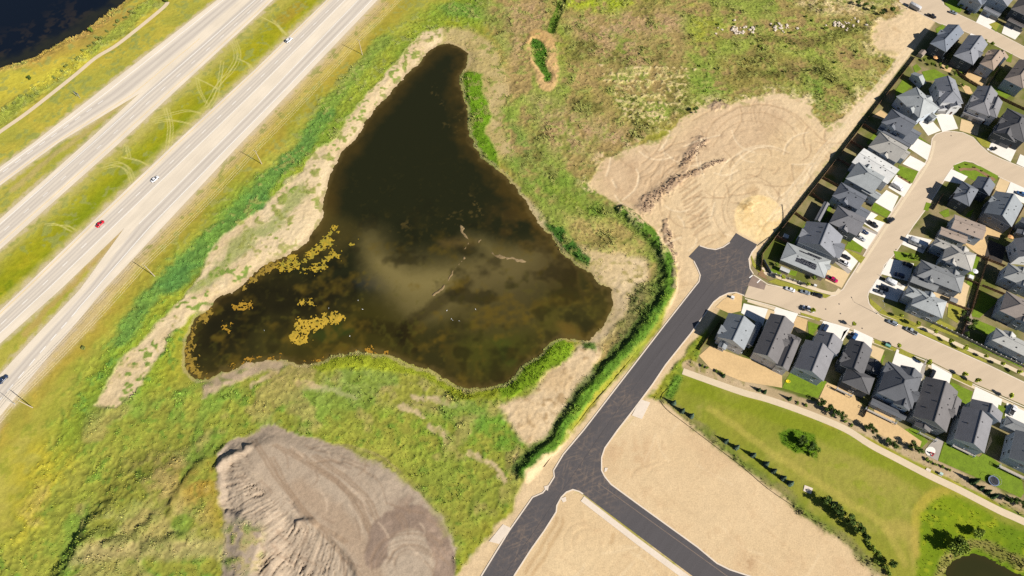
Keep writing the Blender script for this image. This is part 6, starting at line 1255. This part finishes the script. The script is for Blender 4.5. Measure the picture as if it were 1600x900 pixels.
# ------------------------------------------------------------------ rubble, clods, birds
def chunk(rs, s_=1.0):
    rr = random.Random(rs); bm = bmesh.new(); bmesh.ops.create_icosphere(bm, subdivisions=1, radius=.7)
    for v in bm.verts: v.co = Vector((v.co.x*rr.uniform(.7, 1.3)*1.3, v.co.y*rr.uniform(.7, 1.3), v.co.z*rr.uniform(.5, .9)*.8))
    me = bpy.data.meshes.new('rubble_chunk'); bm.to_mesh(me); bm.free(); me.materials.append(mat('rubble_concrete', D(218,202,182), .9, .15, 2)); return me
CH = [chunk(k) for k in range(5)]
def on_ground(px):
    p = P(*px); j = int(round((p[0]-gx[0])/STEP)); i = int(round((p[1]-gy[0])/STEP)); return (p[0], p[1], float(F.z[IDX[i, j]]) if IDX[i, j] >= 0 else 0)
for (cx, cy, sx, sy, n, lb) in ((1154,46,26,7,34,'pale concrete rubble chunk in the left heap of the meadow'), (1222,44,16,7,22,'pale concrete rubble chunk in the middle heap of the meadow'), (1318,38,20,7,26,'pale concrete rubble chunk in the right heap of the meadow')):
    for k in range(n):
        q = on_ground((random.gauss(cx, sx*.6), random.gauss(cy, sy*.6))); o = link('rubble_chunk', CH[k % 5], None, (q[0], q[1], q[2]+.25), random.uniform(0, 6.28)); s_ = random.uniform(.5, 1.5); o.scale = (s_, s_, s_); tag(o, lb, 'rubble', lb.replace('pale concrete rubble chunk in', 'rubble in'))
clm = mat('dark_clod', D(150,124,102), .95, .2, 2); cl = MB()
for q0, q1, n, sp in (((1005,328),(1052,280),220,7), ((1052,282),(1130,250),150,4), ((1066,258),(1100,222),160,5), ((1045,360),(1054,420),80,3)):
    for k in range(n):
        t = random.random(); q = on_ground((q0[0]+(q1[0]-q0[0])*t+random.gauss(0, sp*.6), q0[1]+(q1[1]-q0[1])*t+random.gauss(0, sp*.45))); s_ = random.uniform(.2, .75)*random.uniform(.5, 1); cl.box((q[0], q[1], q[2]+s_*.25), (s_*1.4, s_, s_*.9), random.uniform(0, 3), taper=random.uniform(.4, .7))
tag(link('earth_clods', cl.mesh('earth_clods', clm)), kind='stuff')
bb = MB(); loft(bb, [(-.3, .02, .1, .14, .01), (-.12, .1, .04, .22, .04), (.1, .11, .03, .24, .05), (.22, .05, .12, .32, .03), (.3, .05, .26, .38, .03), (.42, .012, .3, .33, .005)]); bb.face([(-.1, .09, .16), (-.34, .12, .16), (-.05, .12, .22)]); bb.face([(-.1, -.09, .16), (-.05, -.12, .22), (-.34, -.12, .16)])
BIRD = bb.mesh('bird', mat('white_plumage', D(250,250,246), .8, .04, 2), True)
BP = [(559,468),(513,480),(412,515),(566,482),(546,524),(698,484),(705,497),(707,499),(717,500),(743,482),(747,484),(749,482),(708,521),(780,432),(820,470),(862,500),(640,505),(455,530),(832,482),(835,489),(615,430),(760,505),(590,500)]
for q in BP[:10]: o = link('bird', BIRD, None, (*P(*q)[:2], WL+.0), random.uniform(0, 6.28)); o.scale = (1.0, 1.0, 1.0); tag(o, 'small white bird resting on the pond', 'bird', 'birds on the pond')
# ------------------------------------------------------------------ tall grass, reeds and weeds
pd = np.clip(F.dens-.05, 0, 2)*(.35+.65*ss(-.4, .5, F.n2+F.n7*.6)); pd *= (dens_w > -.3); pd /= pd.sum()
NTU = 60000; pick = RNG.choice(len(pd), NTU, p=pd); jx = RNG.uniform(-.5, .5, (NTU, 2))*STEP
bx = F.X[pick]+jx[:, 0]; by = F.Y[pick]+jx[:, 1]; bz = F.z[pick]-.05; hh = F.th[pick]*RNG.uniform(.35, 1.05, NTU); cc = F.col[pick]*RNG.uniform(1.0, 1.5, (NTU, 1))*RNG.uniform(.92, 1.08, (NTU, 3))
VV, CCc, FF = [], [], []
for k in range(4):
    t = RNG.uniform(0, 2*math.pi, NTU); ln = hh*RNG.uniform(.35, .9, NTU); wd = .1+.16*hh
    ex, ey = np.cos(t), np.sin(t); b0 = np.stack([bx-ey*wd, by+ex*wd, bz], 1); b1 = np.stack([bx+ey*wd, by-ex*wd, bz], 1); tp = np.stack([bx+ex*ln, by+ey*ln, bz+hh], 1)
    VV.append(np.stack([b0, b1, tp], 1).reshape(-1, 3)); CCc.append(np.repeat(cc, 3, 0)); FF.append(np.arange(NTU*3).reshape(-1, 3)+k*NTU*3)
tag(link('tall_grass', np_mesh('tall_grass', np.vstack(VV), np.vstack(FF), M_LEAF, np.vstack(CCc), False)), kind='stuff')
